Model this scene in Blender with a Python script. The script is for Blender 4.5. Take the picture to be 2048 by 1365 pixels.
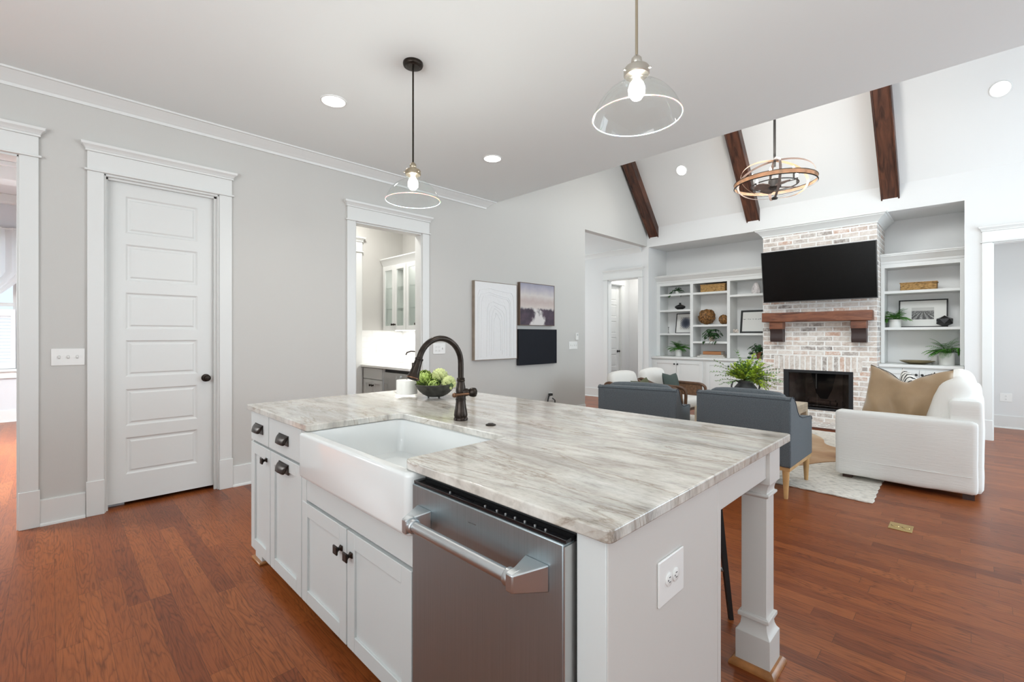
import bpy, bmesh, math, random
from mathutils import Vector, Matrix, noise
random.seed(7)
S = bpy.context.scene
C = S.collection
for o in list(bpy.data.objects): bpy.data.objects.remove(o, do_unlink=True)
PI = math.pi

# ------------------------------------------------------------------ camera
CAMH = 1.30
cd = bpy.data.cameras.new('camera')
cd.sensor_width = 36.0; cd.sensor_fit = 'HORIZONTAL'
cd.lens = 36.0*922/2048
cd.shift_y = -10.5/2048
cd.clip_start = 0.02; cd.clip_end = 200
cam = bpy.data.objects.new('camera', cd); C.objects.link(cam)
cam.location = (0, 0, CAMH); cam.rotation_euler = (PI/2, 0, -PI/4)
S.camera = cam
# ------------------------------------------------------------------ view + world
S.view_settings.view_transform = 'Standard'
S.view_settings.look = 'None'
S.view_settings.gamma = 1.0
S.view_settings.use_curve_mapping = False
S.view_settings.exposure = 0.50
W = bpy.data.worlds.new('world'); S.world = W; W.use_nodes = True
bgn = W.node_tree.nodes['Background']
bgn.inputs[0].default_value = (0.80, 0.89, 1.0, 1); bgn.inputs[1].default_value = 0.85
# ------------------------------------------------------------------ daylight through the great-room windows, and fill lights added elsewhere
def area(name, loc, rot, sx, sy, power, col, spread=180):
    l = bpy.data.lights.new(name, 'AREA'); l.shape = 'RECTANGLE'; l.size = sx; l.size_y = sy
    l.energy = power; l.color = col; l.spread = math.radians(spread)
    o = bpy.data.objects.new(name, l); C.objects.link(o); o.location = loc; o.rotation_euler = rot
    return o
DAY = (0.74, 0.89, 1.0); WARM = (1.0, 0.975, 0.925)
# great-room windows (right wall, Y = -3.6), facing +Y
area('daylight_great_room', (6.2, -3.52, 1.55), (PI/2+0.2, 0, 0), 3.4, 2.3, 120, DAY)
# added fill at assumed kitchen windows, tilted up to brighten the ceiling
area('kitchen_ceiling_fill', (0.9, -3.50, 1.70), (PI/2+1.15, 0, 0), 3.0, 1.9, 40, (0.92, 0.98, 1.0))
area('breakfast_ceiling_fill', (-2.50, 0.2, 1.70), (PI/2+1.0, 0, -PI/2), 3.6, 2.1, 118, (0.95, 0.985, 1.0))
area('front_room_floor_fill', (-2.5, 7.2, 1.7), (PI/2-0.55, 0, -PI/2), 3.0, 1.9, 300, (0.90, 0.97, 1.0), 120)  # added to brighten the front room floor; its side window is assumed
area('far_wall_fill', (4.75, 1.0, 3.95), (PI/2-0.69, 0, -PI/2), 5.6, 0.8, 22, (0.93, 0.98, 1.0), 95)  # added under the vault slope to brighten the far wall
area('hall_fill', (6.6, 7.9, 1.7), (PI/2+0.1, 0, PI), 2.0, 2.0, 42, (0.93, 0.98, 1.0))  # added to brighten the hall; no window is built behind it
area('side_room_fill', (8.95, -3.5, 1.8), (PI/2+0.1, 0, 0), 0.9, 1.6, 26, (0.93, 0.98, 1.0))  # fill added for the side room wall, without an opening
area('passage_fill', (8.95, 5.1, 2.88), (0, 0, 0), 0.3, 0.3, 7, WARM)  # small unseen fill added for the passage, no fixture
area('pantry_fill', (2.6, 5.2, 3.03), (0, 0, 0), 0.3, 0.3, 13, WARM)  # added to lift the dark pantry walls, source unseen

# ------------------------------------------------------------------ materials
def nt(name):
    m = bpy.data.materials.new(name); m.use_nodes = True
    t = m.node_tree
    return m, t, t.nodes['Principled BSDF']
def N(t, typ, **k):
    n = t.nodes.new(typ)
    for a, b in k.items(): setattr(n, a, b)
    return n
def mat(name, col, rough=0.5, metal=0.0, bump=0.0, bscale=60, var=0.0, vscale=4, spec=0.5, coat=0.0, sheen=0.0, aniso=None):
    m, t, b = nt(name)
    b.inputs['Base Color'].default_value = (*col, 1)
    b.inputs['Roughness'].default_value = rough
    b.inputs['Metallic'].default_value = metal
    b.inputs['Specular IOR Level'].default_value = spec
    b.inputs['Coat Weight'].default_value = coat
    b.inputs['Sheen Weight'].default_value = sheen
    tc = N(t, 'ShaderNodeTexCoord')
    if var:
        n = N(t, 'ShaderNodeTexNoise'); n.inputs['Scale'].default_value = vscale; n.inputs['Detail'].default_value = 5
        t.links.new(tc.outputs['Object'], n.inputs['Vector'])
        r = N(t, 'ShaderNodeValToRGB')
        r.color_ramp.elements[0].position = 0.3; r.color_ramp.elements[1].position = 0.7
        r.color_ramp.elements[0].color = (*[c*(1-var) for c in col], 1)
        r.color_ramp.elements[1].color = (*[min(1, c*(1+var)) for c in col], 1)
        t.links.new(n.outputs['Fac'], r.inputs['Fac']); t.links.new(r.outputs['Color'], b.inputs['Base Color'])
    if bump:
        n = N(t, 'ShaderNodeTexNoise'); n.inputs['Scale'].default_value = bscale; n.inputs['Detail'].default_value = 3
        if aniso:
            mp = N(t, 'ShaderNodeMapping'); mp.inputs['Scale'].default_value = aniso
            t.links.new(tc.outputs['Object'], mp.inputs['Vector']); t.links.new(mp.outputs['Vector'], n.inputs['Vector'])
        else: t.links.new(tc.outputs['Object'], n.inputs['Vector'])
        bp = N(t, 'ShaderNodeBump'); bp.inputs['Strength'].default_value = bump; bp.inputs['Distance'].default_value = 0.01
        t.links.new(n.outputs['Fac'], bp.inputs['Height']); t.links.new(bp.outputs['Normal'], b.inputs['Normal'])
    return m
def ramp(t, stops):
    r = N(t, 'ShaderNodeValToRGB'); cr = r.color_ramp
    while len(cr.elements) < len(stops): cr.elements.new(0.5)
    for e, (p, c) in zip(cr.elements, stops): e.position = p; e.color = (*c, 1)
    return r
def math_(t, op, a, b=None, c=None):
    n = N(t, 'ShaderNodeMath', operation=op)
    for i, v in enumerate((a, b, c)):
        if v is None: continue
        if isinstance(v, (int, float)): n.inputs[i].default_value = v
        else: t.links.new(v, n.inputs[i])
    return n.outputs[0]
def mixc(t, fac, a, b, mode='MIX'):
    n = N(t, 'ShaderNodeMix', data_type='RGBA', blend_type=mode)
    for i, v in ((0, fac), (6, a), (7, b)):
        if isinstance(v, (int, float)): n.inputs[i].default_value = v
        elif isinstance(v, tuple): n.inputs[i].default_value = (*v, 1)
        else: t.links.new(v, n.inputs[i])
    return n.outputs[2]
def srgb(r, g, b):
    f = lambda c: ((c/255+0.055)/1.055)**2.4 if c/255 > 0.04045 else c/255/12.92
    return (f(r), f(g), f(b))

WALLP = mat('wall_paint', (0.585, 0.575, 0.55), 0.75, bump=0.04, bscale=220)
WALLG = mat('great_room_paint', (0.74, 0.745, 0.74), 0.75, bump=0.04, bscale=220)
CEILP = mat('ceiling_paint', (0.86, 0.905, 0.905), 0.85)
VAULTP = mat('vault_paint', (0.775, 0.78, 0.77), 0.85)
TRIM = mat('trim_paint', (0.745, 0.755, 0.74), 0.38)
CAB = mat('cabinet_paint', (0.58, 0.60, 0.59), 0.38)
CABG = mat('island_panel_paint', (0.64, 0.62, 0.59), 0.42)
CABGREY = mat('pantry_cabinet_paint', (0.62, 0.63, 0.62), 0.42)
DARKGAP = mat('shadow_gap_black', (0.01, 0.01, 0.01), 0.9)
PLATE = mat('switch_plastic', (0.84, 0.84, 0.82), 0.3)
CERAMIC = mat('fireclay', (0.72, 0.735, 0.725), 0.12, coat=0.5)
BRONZE = mat('oil_rubbed_bronze', (0.035, 0.027, 0.022), 0.32, metal=0.85, var=0.35, vscale=40)
BRONZE2 = mat('bronze_highlight', (0.16, 0.085, 0.05), 0.3, metal=0.9)
STEELM, st_, sb_ = nt('brushed_steel')
sb_.inputs['Metallic'].default_value = 1.0
tc_ = N(st_, 'ShaderNodeTexCoord'); mp_ = N(st_, 'ShaderNodeMapping'); mp_.inputs['Scale'].default_value = (600, 600, 3)
n_ = N(st_, 'ShaderNodeTexNoise'); n_.inputs['Scale'].default_value = 1.0; n_.inputs['Detail'].default_value = 2
st_.links.new(tc_.outputs['Object'], mp_.inputs['Vector']); st_.links.new(mp_.outputs['Vector'], n_.inputs['Vector'])
r_ = ramp(st_, [(0.3, (0.335, 0.39, 0.41)), (0.7, (0.39, 0.45, 0.475))])
st_.links.new(n_.outputs['Fac'], r_.inputs['Fac']); st_.links.new(r_.outputs['Color'], sb_.inputs['Base Color'])
sb_.inputs['Roughness'].default_value = 0.42
bp_ = N(st_, 'ShaderNodeBump'); bp_.inputs['Strength'].default_value = 0.06; bp_.inputs['Distance'].default_value = 0.002
st_.links.new(n_.outputs['Fac'], bp_.inputs['Height']); st_.links.new(bp_.outputs['Normal'], sb_.inputs['Normal'])
STEEL = STEELM
STEELL = mat('handle_steel', (0.54, 0.565, 0.575), 0.36, metal=1.0)
NICKEL = mat('brushed_brass_nickel', (0.42, 0.36, 0.27), 0.3, metal=1.0)
BRASS = mat('brass', (0.62, 0.47, 0.20), 0.32, metal=1.0)
BLACK = mat('black_matte', (0.012, 0.012, 0.012), 0.55)
BLACKG = mat('black_gloss', (0.008, 0.008, 0.009), 0.12)
WOODL = mat('light_oak', (0.55, 0.33, 0.14), 0.45, bump=0.05, bscale=60, var=0.15, vscale=9, aniso=(1, 1, 0.1))
WOODW = mat('walnut_frame', (0.13, 0.065, 0.035), 0.38, var=0.3, vscale=14)
SHOE = mat('stained_shoe_moulding', (0.36, 0.15, 0.045), 0.3, var=0.25, vscale=18)
LINEN = mat('white_linen', (0.85, 0.85, 0.82), 0.9, bump=0.16, bscale=60, sheen=0.2, aniso=(0.2, 0.2, 2.0))
LINENW = mat('white_cushion', (0.84, 0.82, 0.78), 0.9, bump=0.25, bscale=300)
FAB = mat('slate_tweed', (0.105, 0.125, 0.14), 0.95, bump=0.5, bscale=420, var=0.28, vscale=160, sheen=0.15)
FABP = mat('slate_piping', (0.05, 0.058, 0.07), 0.9)
TAN = mat('tan_satin_pillow', (0.36, 0.24, 0.13), 0.42, bump=0.15, bscale=260, sheen=0.4, var=0.1, vscale=6)
TEALP = mat('green_grey_pillow', (0.07, 0.095, 0.085), 0.85, bump=0.2, bscale=300)
OLIVEP = mat('olive_pillow', (0.11, 0.115, 0.06), 0.85, bump=0.2, bscale=300)
POTW = mat('white_pot', (0.82, 0.81, 0.78), 0.35)
TERRA = mat('terracotta', (0.34, 0.14, 0.07), 0.75, var=0.2, vscale=20)
SOIL = mat('potting_soil', (0.03, 0.02, 0.014), 0.95)
LEAFD = mat('dark_green_leaf', (0.035, 0.10, 0.03), 0.45, var=0.4, vscale=30)
LEAFM = mat('fern_leaf', (0.10, 0.30, 0.04), 0.5, var=0.4, vscale=30)
LEAFL = mat('lime_foliage', (0.44, 0.58, 0.06), 0.5, var=0.35, vscale=18)
LEAFS = mat('sage_sprig', (0.16, 0.30, 0.09), 0.5, var=0.3, vscale=18)
STEM = mat('plant_stem', (0.10, 0.12, 0.04), 0.6)
ARTI = mat('artichoke_leaf', (0.38, 0.50, 0.12), 0.45, var=0.4, vscale=22)
ARTC = mat('artichoke_shaded_core', (0.06, 0.10, 0.03), 0.7)  # core darkened to put shade into the gaps between leaves
ARTI2 = mat('pale_artichoke_leaf', (0.55, 0.60, 0.26), 0.45, var=0.3, vscale=22)
BOWL = mat('hammered_dark_bowl', (0.055, 0.055, 0.048), 0.42, metal=0.5, var=0.5, vscale=26, bump=0.3, bscale=40)
WAX = mat('candle_wax', (0.92, 0.90, 0.86), 0.5)
BLADE = mat('fan_blade_wood', (0.17, 0.12, 0.10), 0.5, var=0.3, vscale=10)
RINGW = mat('fan_ring_oak', (0.50, 0.31, 0.19), 0.5, var=0.2, vscale=12)
IRON = mat('dark_iron', (0.05, 0.045, 0.042), 0.45, metal=0.7)
SHUT = mat('shutter_white', (0.85, 0.86, 0.87), 0.4)
CERW = mat('carved_stone', (0.62, 0.58, 0.57), 0.5, var=0.3, vscale=25, bump=0.4, bscale=30)
DRIFT = mat('burl_wood_slice', (0.22, 0.105, 0.03), 0.5, var=0.75, vscale=28, bump=0.8, bscale=30)
BOOKW = mat('book_cream_cover', (0.70, 0.67, 0.62), 0.6)
BOOKP = mat('book_pages', (0.62, 0.56, 0.48), 0.8, bump=0.2, bscale=300)
BOOKT = mat('book_tan_cover', (0.38, 0.16, 0.06), 0.55)
PLATEG = mat('antique_gold_dish', (0.30, 0.24, 0.13), 0.4, metal=0.7, var=0.2, vscale=12)
MATB = mat('picture_mount', (0.80, 0.80, 0.77), 0.8)
COUNTERW = mat('white_quartz', (0.80, 0.80, 0.78), 0.25)
LIGHTWOOD = mat('whitewashed_table_wood', (0.60, 0.50, 0.38), 0.6, var=0.18, vscale=8, bump=0.2, bscale=40, aniso=(0.2, 1, 1))
TABLEIN = mat('table_inner_wood', (0.42, 0.24, 0.10), 0.6, var=0.2, vscale=8)
CANEW = mat('woven_side_panel', (0.20, 0.10, 0.05), 0.6, bump=0.8, bscale=130, var=0.4, vscale=30)

def emat(name, col, strength):
    m = bpy.data.materials.new(name); m.use_nodes = True; t = m.node_tree; t.nodes.clear()
    e = N(t, 'ShaderNodeEmission'); e.inputs[0].default_value = (*col, 1); e.inputs[1].default_value = strength
    o = N(t, 'ShaderNodeOutputMaterial'); t.links.new(e.outputs[0], o.inputs[0]); return m
BULB = emat('lit_bulb', (1, 0.95, 0.86), 22)
LENS = emat('lit_downlight_lens', (1, 0.97, 0.92), 6)
LED = emat('lit_under_cabinet_strip', (1, 0.97, 0.92), 6)
def thinglass(name, tint=(0.96, 0.98, 0.97), rough=0.02, ior=1.5, boost=1.0):
    m = bpy.data.materials.new(name); m.use_nodes = True; t = m.node_tree; t.nodes.clear()
    tr = N(t, 'ShaderNodeBsdfTransparent'); tr.inputs[0].default_value = (*tint, 1)
    gl = N(t, 'ShaderNodeBsdfGlossy'); gl.inputs['Roughness'].default_value = rough
    lw = N(t, 'ShaderNodeLayerWeight'); lw.inputs['Blend'].default_value = 0.5
    mx = N(t, 'ShaderNodeMixShader'); o = N(t, 'ShaderNodeOutputMaterial')
    f = math_(t, 'MULTIPLY_ADD', math_(t, 'POWER', lw.outputs['Facing'], 4.0), 0.38*boost, 0.035*boost)
    t.links.new(f, mx.inputs[0]); t.links.new(tr.outputs[0], mx.inputs[1]); t.links.new(gl.outputs[0], mx.inputs[2])
    t.links.new(mx.outputs[0], o.inputs[0]); return m
GLASS = thinglass('clear_glass', boost=1.3)
GLASSC = thinglass('tumbler_glass', (0.995, 0.998, 0.995), 0.02, boost=0.5)
GLASSR = thinglass('glass_rim', (0.93, 0.95, 0.94), 0.1, 1.9, 2.2)
def rimglass():
    m = bpy.data.materials.new('bright_glass_rim'); m.use_nodes = True; t = m.node_tree; t.nodes.clear()
    tr = N(t, 'ShaderNodeBsdfTransparent'); df = N(t, 'ShaderNodeBsdfPrincipled'); df.inputs['Base Color'].default_value = (0.95, 0.96, 0.95, 1); df.inputs['Roughness'].default_value = 0.08; df.inputs['Subsurface Weight'].default_value = 0.5
    mx = N(t, 'ShaderNodeMixShader'); mx.inputs[0].default_value = 0.75; o = N(t, 'ShaderNodeOutputMaterial')
    t.links.new(tr.outputs[0], mx.inputs[1]); t.links.new(df.outputs[0], mx.inputs[2]); t.links.new(mx.outputs[0], o.inputs[0]); return m
GLASSR = rimglass()
PANE = thinglass('window_pane', (0.97, 0.985, 1.0), 0.01, 1.45)

# floor: red oak strips running along Y
def floor_mat():
    m, t, b = nt('red_oak_strip_floor'); L = t.links.new
    tc = N(t, 'ShaderNodeTexCoord'); sp = N(t, 'ShaderNodeSeparateXYZ'); L(tc.outputs['Object'], sp.inputs[0])
    xs = math_(t, 'DIVIDE', sp.outputs[0], 0.083)
    row = math_(t, 'FLOOR', xs); fx = math_(t, 'FRACT', xs)
    wn = N(t, 'ShaderNodeTexWhiteNoise', noise_dimensions='1D'); L(row, wn.inputs['W'])
    off = math_(t, 'MULTIPLY', wn.outputs['Value'], 7.3)
    ln = math_(t, 'MULTIPLY_ADD', wn.outputs['Value'], 0.5, 0.55)
    ys = math_(t, 'DIVIDE', math_(t, 'ADD', sp.outputs[1], off), ln)
    seg = math_(t, 'FLOOR', ys); fy = math_(t, 'FRACT', ys)
    cid = N(t, 'ShaderNodeCombineXYZ'); L(row, cid.inputs[0]); L(seg, cid.inputs[1])
    wn2 = N(t, 'ShaderNodeTexWhiteNoise', noise_dimensions='2D'); L(cid.outputs[0], wn2.inputs['Vector'])
    base = ramp(t, [(0.0, srgb(130, 67, 34)), (0.25, srgb(148, 79, 40)), (0.55, srgb(154, 84, 42)), (0.85, srgb(165, 93, 48)), (1.0, srgb(139, 73, 37))])
    L(wn2.outputs['Value'], base.inputs['Fac'])
    # grain: cathedral figure from distorted contours stretched along the board
    cv = N(t, 'ShaderNodeCombineXYZ')
    sh = math_(t, 'MULTIPLY', wn2.outputs['Value'], 37.0)
    L(math_(t, 'MULTIPLY', sp.outputs[0], 10.0), cv.inputs[0]); L(math_(t, 'ADD', math_(t, 'MULTIPLY', sp.outputs[1], 1.25), sh), cv.inputs[1]); L(sh, cv.inputs[2])
    n1 = N(t, 'ShaderNodeTexNoise'); n1.inputs['Scale'].default_value = 1.0; n1.inputs['Detail'].default_value = 3.5; n1.inputs['Roughness'].default_value = 0.42
    L(cv.outputs[0], n1.inputs['Vector'])
    w = math_(t, 'FRACT', math_(t, 'MULTIPLY', n1.outputs['Fac'], 21.0))
    gr = ramp(t, [(0.0, (0.50, 0.47, 0.45)), (0.12, (0.78, 0.77, 0.76)), (0.42, (1.07, 1.07, 1.07)), (0.85, (0.97, 0.97, 0.96)), (1.0, (0.50, 0.47, 0.45))])
    L(w, gr.inputs['Fac'])
    cv2 = N(t, 'ShaderNodeCombineXYZ'); L(math_(t, 'MULTIPLY', sp.outputs[0], 160), cv2.inputs[0]); L(math_(t, 'ADD', math_(t, 'MULTIPLY', sp.outputs[1], 7), sh), cv2.inputs[1])
    n2 = N(t, 'ShaderNodeTexNoise'); n2.inputs['Scale'].default_value = 1; n2.inputs['Detail'].default_value = 3; L(cv2.outputs[0], n2.inputs['Vector'])
    g2 = ramp(t, [(0.28, (0.62, 0.59, 0.56)), (0.48, (0.98, 0.98, 0.98)), (0.75, (1.12, 1.12, 1.12))]); L(n2.outputs['Fac'], g2.inputs['Fac'])
    col = mixc(t, 1.0, base.outputs[0], g2.outputs[0], 'MULTIPLY')
    mk = N(t, 'ShaderNodeTexNoise'); mk.inputs['Scale'].default_value = 2.6; L(cv.outputs[0], mk.inputs['Vector']); mk.inputs['Scale'].default_value = 0.7
    mr = ramp(t, [(0.35, (0.25, 0.25, 0.25)), (0.6, (0.85, 0.85, 0.85))]); L(mk.outputs['Fac'], mr.inputs['Fac'])
    col = mixc(t, mr.outputs[0], col, gr.outputs[0], 'MULTIPLY')
    n3 = N(t, 'ShaderNodeTexNoise'); n3.inputs['Scale'].default_value = 1.7; n3.inputs['Detail'].default_value = 3; L(tc.outputs['Object'], n3.inputs['Vector'])
    g3 = ramp(t, [(0.3, (0.90, 0.89, 0.88)), (0.7, (1.05, 1.05, 1.05))]); L(n3.outputs['Fac'], g3.inputs['Fac'])
    col = mixc(t, 1.0, col, g3.outputs[0], 'MULTIPLY')
    col = mixc(t, 1.0, col, (0.88, 0.87, 0.87), 'MULTIPLY')
    # joints
    ex = math_(t, 'MINIMUM', fx, math_(t, 'SUBTRACT', 1.0, fx)); ey = math_(t, 'MULTIPLY', math_(t, 'MINIMUM', fy, math_(t, 'SUBTRACT', 1.0, fy)), 8.0)
    e = math_(t, 'LESS_THAN', math_(t, 'MINIMUM', ex, ey), 0.009)
    col = mixc(t, math_(t, 'MULTIPLY', e, 0.65), col, (0.035, 0.014, 0.007))
    L(col, b.inputs['Base Color'])
    b.inputs['Roughness'].default_value = 0.30; b.inputs['Specular IOR Level'].default_value = 0.24
    bp = N(t, 'ShaderNodeBump'); bp.inputs['Strength'].default_value = 0.12; bp.inputs['Distance'].default_value = 0.003
    hh = math_(t, 'SUBTRACT', n2.outputs['Fac'], math_(t, 'MULTIPLY', e, 1.5)); L(hh, bp.inputs['Height']); L(bp.outputs['Normal'], b.inputs['Normal'])
    return m
FLOOR = floor_mat()

def granite_mat():
    m, t, b = nt('fantasy_brown_granite'); L = t.links.new
    tc = N(t, 'ShaderNodeTexCoord'); geo = N(t, 'ShaderNodeNewGeometry')
    def streak(sx, sy, sz, det, dist, rotz, loc=0):
        mp = N(t, 'ShaderNodeMapping'); mp.inputs['Scale'].default_value = (sx, sy, sz); mp.inputs['Rotation'].default_value = (0, 0, rotz); mp.inputs['Location'].default_value = (loc, loc, loc)
        L(geo.outputs['Position'], mp.inputs['Vector'])
        n = N(t, 'ShaderNodeTexNoise'); n.inputs['Scale'].default_value = 1; n.inputs['Detail'].default_value = det; n.inputs['Distortion'].default_value = dist; n.inputs['Roughness'].default_value = 0.62
        L(mp.outputs[0], n.inputs['Vector']); return n.outputs['Fac']
    R = -0.12
    dim = (0.86, 0.86, 0.85)
    a = streak(8, 1.7, 2.2, 9, 1.1, R); r1 = ramp(t, [(0.24, srgb(158, 149, 141)), (0.38, srgb(192, 185, 177)), (0.5, srgb(216, 211, 203)), (0.64, srgb(230, 227, 221)), (0.8, srgb(208, 203, 196))])
    L(a, r1.inputs['Fac'])
    c = streak(34, 6.5, 5, 10, 0.5, R, 3); r2 = ramp(t, [(0.30, (0.52, 0.50, 0.49)), (0.43, (0.88, 0.87, 0.86)), (0.56, (1.04, 1.04, 1.04))]); L(c, r2.inputs['Fac'])
    col = mixc(t, 0.75, r1.outputs[0], r2.outputs[0], 'MULTIPLY')
    f_ = streak(120, 45, 40, 6, 0.2, R, 7); r5 = ramp(t, [(0.32, (0.80, 0.79, 0.78)), (0.5, (1.0, 1.0, 1.0)), (0.7, (1.06, 1.06, 1.06))]); L(f_, r5.inputs['Fac'])
    col = mixc(t, 0.8, col, r5.outputs[0], 'MULTIPLY')
    d = streak(3.6, 0.8, 1.5, 8, 1.5, R-0.08, 11); dd = math_(t, 'ABSOLUTE', math_(t, 'SUBTRACT', d, 0.5))
    r3 = ramp(t, [(0.0, (0.48, 0.41, 0.35)), (0.006, (0.80, 0.75, 0.70)), (0.02, (1, 1, 1))]); L(dd, r3.inputs['Fac'])
    col = mixc(t, 0.75, col, r3.outputs[0], 'MULTIPLY')
    g = streak(3, 1.1, 2, 6, 0.8, R+0.1, 20); r4 = ramp(t, [(0.50, (1, 1, 1)), (0.66, (0.80, 0.83, 0.86))]); L(g, r4.inputs['Fac'])
    col = mixc(t, 0.8, col, r4.outputs[0], 'MULTIPLY')
    col = mixc(t, 1.0, col, dim, 'MULTIPLY')
    L(col, b.inputs['Base Color']); b.inputs['Roughness'].default_value = 0.13; b.inputs['Specular IOR Level'].default_value = 0.5
    return m
GRANITE = granite_mat()

def brick_mat(name, axis, vertical=False):
    """whitewashed brick; axis: which object coordinate runs along the courses"""
    m, t, b = nt(name); L = t.links.new
    tc = N(t, 'ShaderNodeTexCoord'); sp = N(t, 'ShaderNodeSeparateXYZ'); L(tc.outputs['Object'], sp.inputs[0])
    cv = N(t, 'ShaderNodeCombineXYZ')
    u, v = {'y': (1, 2), 'x': (0, 2), 'flat': (1, 0)}[axis]
    if vertical: L(sp.outputs[v], cv.inputs[0]); L(sp.outputs[u], cv.inputs[1])
    else: L(sp.outputs[u], cv.inputs[0]); L(sp.outputs[v], cv.inputs[1])
    wv = N(t, 'ShaderNodeTexNoise'); wv.inputs['Scale'].default_value = 24; wv.inputs['Detail'].default_value = 2; L(tc.outputs['Object'], wv.inputs['Vector'])
    dv = N(t, 'ShaderNodeVectorMath', operation='MULTIPLY_ADD'); L(wv.outputs['Color'], dv.inputs[0]); dv.inputs[1].default_value = (0.012, 0.012, 0); L(cv.outputs[0], dv.inputs[2])
    br = N(t, 'ShaderNodeTexBrick'); L(dv.outputs[0], br.inputs['Vector'])
    br.inputs['Scale'].default_value = 1.0; br.inputs['Brick Width'].default_value = 0.21 if not vertical else 0.25
    br.inputs['Row Height'].default_value = 0.072; br.inputs['Mortar Size'].default_value = 0.0105; br.inputs['Mortar Smooth'].default_value = 0.25
    br.inputs['Color1'].default_value = (0, 0, 0, 1); br.inputs['Color2'].default_value = (1, 1, 1, 1); br.inputs['Mortar'].default_value = (0.5, 0.5, 0.5, 1)
    br.offset = 0.5 if not vertical else 0.0
    base = ramp(t, [(0.0, srgb(112, 100, 96)), (0.10, srgb(158, 146, 138)), (0.28, srgb(194, 182, 172)), (0.50, srgb(212, 200, 190)), (0.68, srgb(200, 182, 168)), (0.80, srgb(192, 180, 170)), (0.93, srgb(200, 158, 134)), (1.0, srgb(160, 142, 130))])
    L(br.outputs['Color'], base.inputs['Fac'])
    ns = N(t, 'ShaderNodeTexNoise'); ns.inputs['Scale'].default_value = 19; ns.inputs['Detail'].default_value = 7; ns.inputs['Roughness'].default_value = 0.68; L(tc.outputs['Object'], ns.inputs['Vector'])
    wf = ramp(t, [(0.42, (0.10, 0.10, 0.10)), (0.67, (0.90, 0.90, 0.90))]); L(ns.outputs['Fac'], wf.inputs['Fac'])
    col = mixc(t, wf.outputs[0], base.outputs[0], srgb(236, 231, 225))
    col = mixc(t, br.outputs['Fac'], col, srgb(240, 238, 234))
    L(col, b.inputs['Base Color']); b.inputs['Roughness'].default_value = 0.85
    hh = math_(t, 'ADD', math_(t, 'MULTIPLY', br.outputs['Fac'], -1.0), math_(t, 'MULTIPLY', ns.outputs['Fac'], 0.7))
    bp = N(t, 'ShaderNodeBump'); bp.inputs['Strength'].default_value = 0.7; bp.inputs['Distance'].default_value = 0.008; L(hh, bp.inputs['Height']); L(bp.outputs['Normal'], b.inputs['Normal'])
    return m
BRICKY = brick_mat('whitewashed_brick', 'y'); BRICKX = brick_mat('whitewashed_brick_return', 'x'); BRICKV = brick_mat('soldier_course_brick', 'y', True)
BRICKF = brick_mat('hearth_brick', 'flat')

def wood_mat(name, c1, c2, sc, rough=0.5, rot=(0, 0, 0), bump=0.3, dark=(0.02, 0.008, 0.005)):
    m, t, b = nt(name); L = t.links.new
    tc = N(t, 'ShaderNodeTexCoord'); mp = N(t, 'ShaderNodeMapping'); mp.inputs['Scale'].default_value = sc; mp.inputs['Rotation'].default_value = rot
    L(tc.outputs['Object'], mp.inputs['Vector'])
    n = N(t, 'ShaderNodeTexNoise'); n.inputs['Scale'].default_value = 1; n.inputs['Detail'].default_value = 6; n.inputs['Distortion'].default_value = 1.2; L(mp.outputs[0], n.inputs['Vector'])
    r = ramp(t, [(0.25, dark), (0.42, c1), (0.62, c2), (0.8, c1)]); L(n.outputs['Fac'], r.inputs['Fac'])
    L(r.outputs[0], b.inputs['Base Color']); b.inputs['Roughness'].default_value = rough
    bp = N(t, 'ShaderNodeBump'); bp.inputs['Strength'].default_value = bump; bp.inputs['Distance'].default_value = 0.004; L(n.outputs['Fac'], bp.inputs['Height']); L(bp.outputs['Normal'], b.inputs['Normal'])
    return m
BEAMW = wood_mat('dark_stained_beam', (0.055, 0.022, 0.014), (0.125, 0.048, 0.027), (2.2, 16, 2.2), 0.4)
MANTELW = wood_mat('mantel_timber', (0.14, 0.045, 0.022), (0.21, 0.075, 0.036), (14, 3, 16), 0.4)
def weave_mat(name, c1, c2, s=90, dk_=0.4):
    m, t, b = nt(name); L = t.links.new
    tc = N(t, 'ShaderNodeTexCoord'); v = N(t, 'ShaderNodeTexVoronoi'); v.inputs['Scale'].default_value = s
    mp = N(t, 'ShaderNodeMapping'); mp.inputs['Scale'].default_value = (1, 0.45, 1.3); L(tc.outputs['Object'], mp.inputs['Vector']); L(mp.outputs[0], v.inputs['Vector'])
    r = ramp(t, [(0.0, c2), (0.5, c1), (0.9, tuple(c*dk_ for c in c1))]); L(v.outputs['Distance'], r.inputs['Fac'])
    L(r.outputs[0], b.inputs['Base Color']); b.inputs['Roughness'].default_value = 0.7
    bp = N(t, 'ShaderNodeBump'); bp.inputs['Strength'].default_value = 0.9; bp.inputs['Distance'].default_value = 0.01; bp.invert = True
    L(v.outputs['Distance'], bp.inputs['Height']); L(bp.outputs['Normal'], b.inputs['Normal']); return m
WICKER = weave_mat('woven_seagrass', (0.42, 0.24, 0.08), (0.58, 0.37, 0.15), 70)
JUTE = weave_mat('cream_woven_rug', (0.84, 0.79, 0.71), (0.90, 0.86, 0.79), 55, 0.72)
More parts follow.
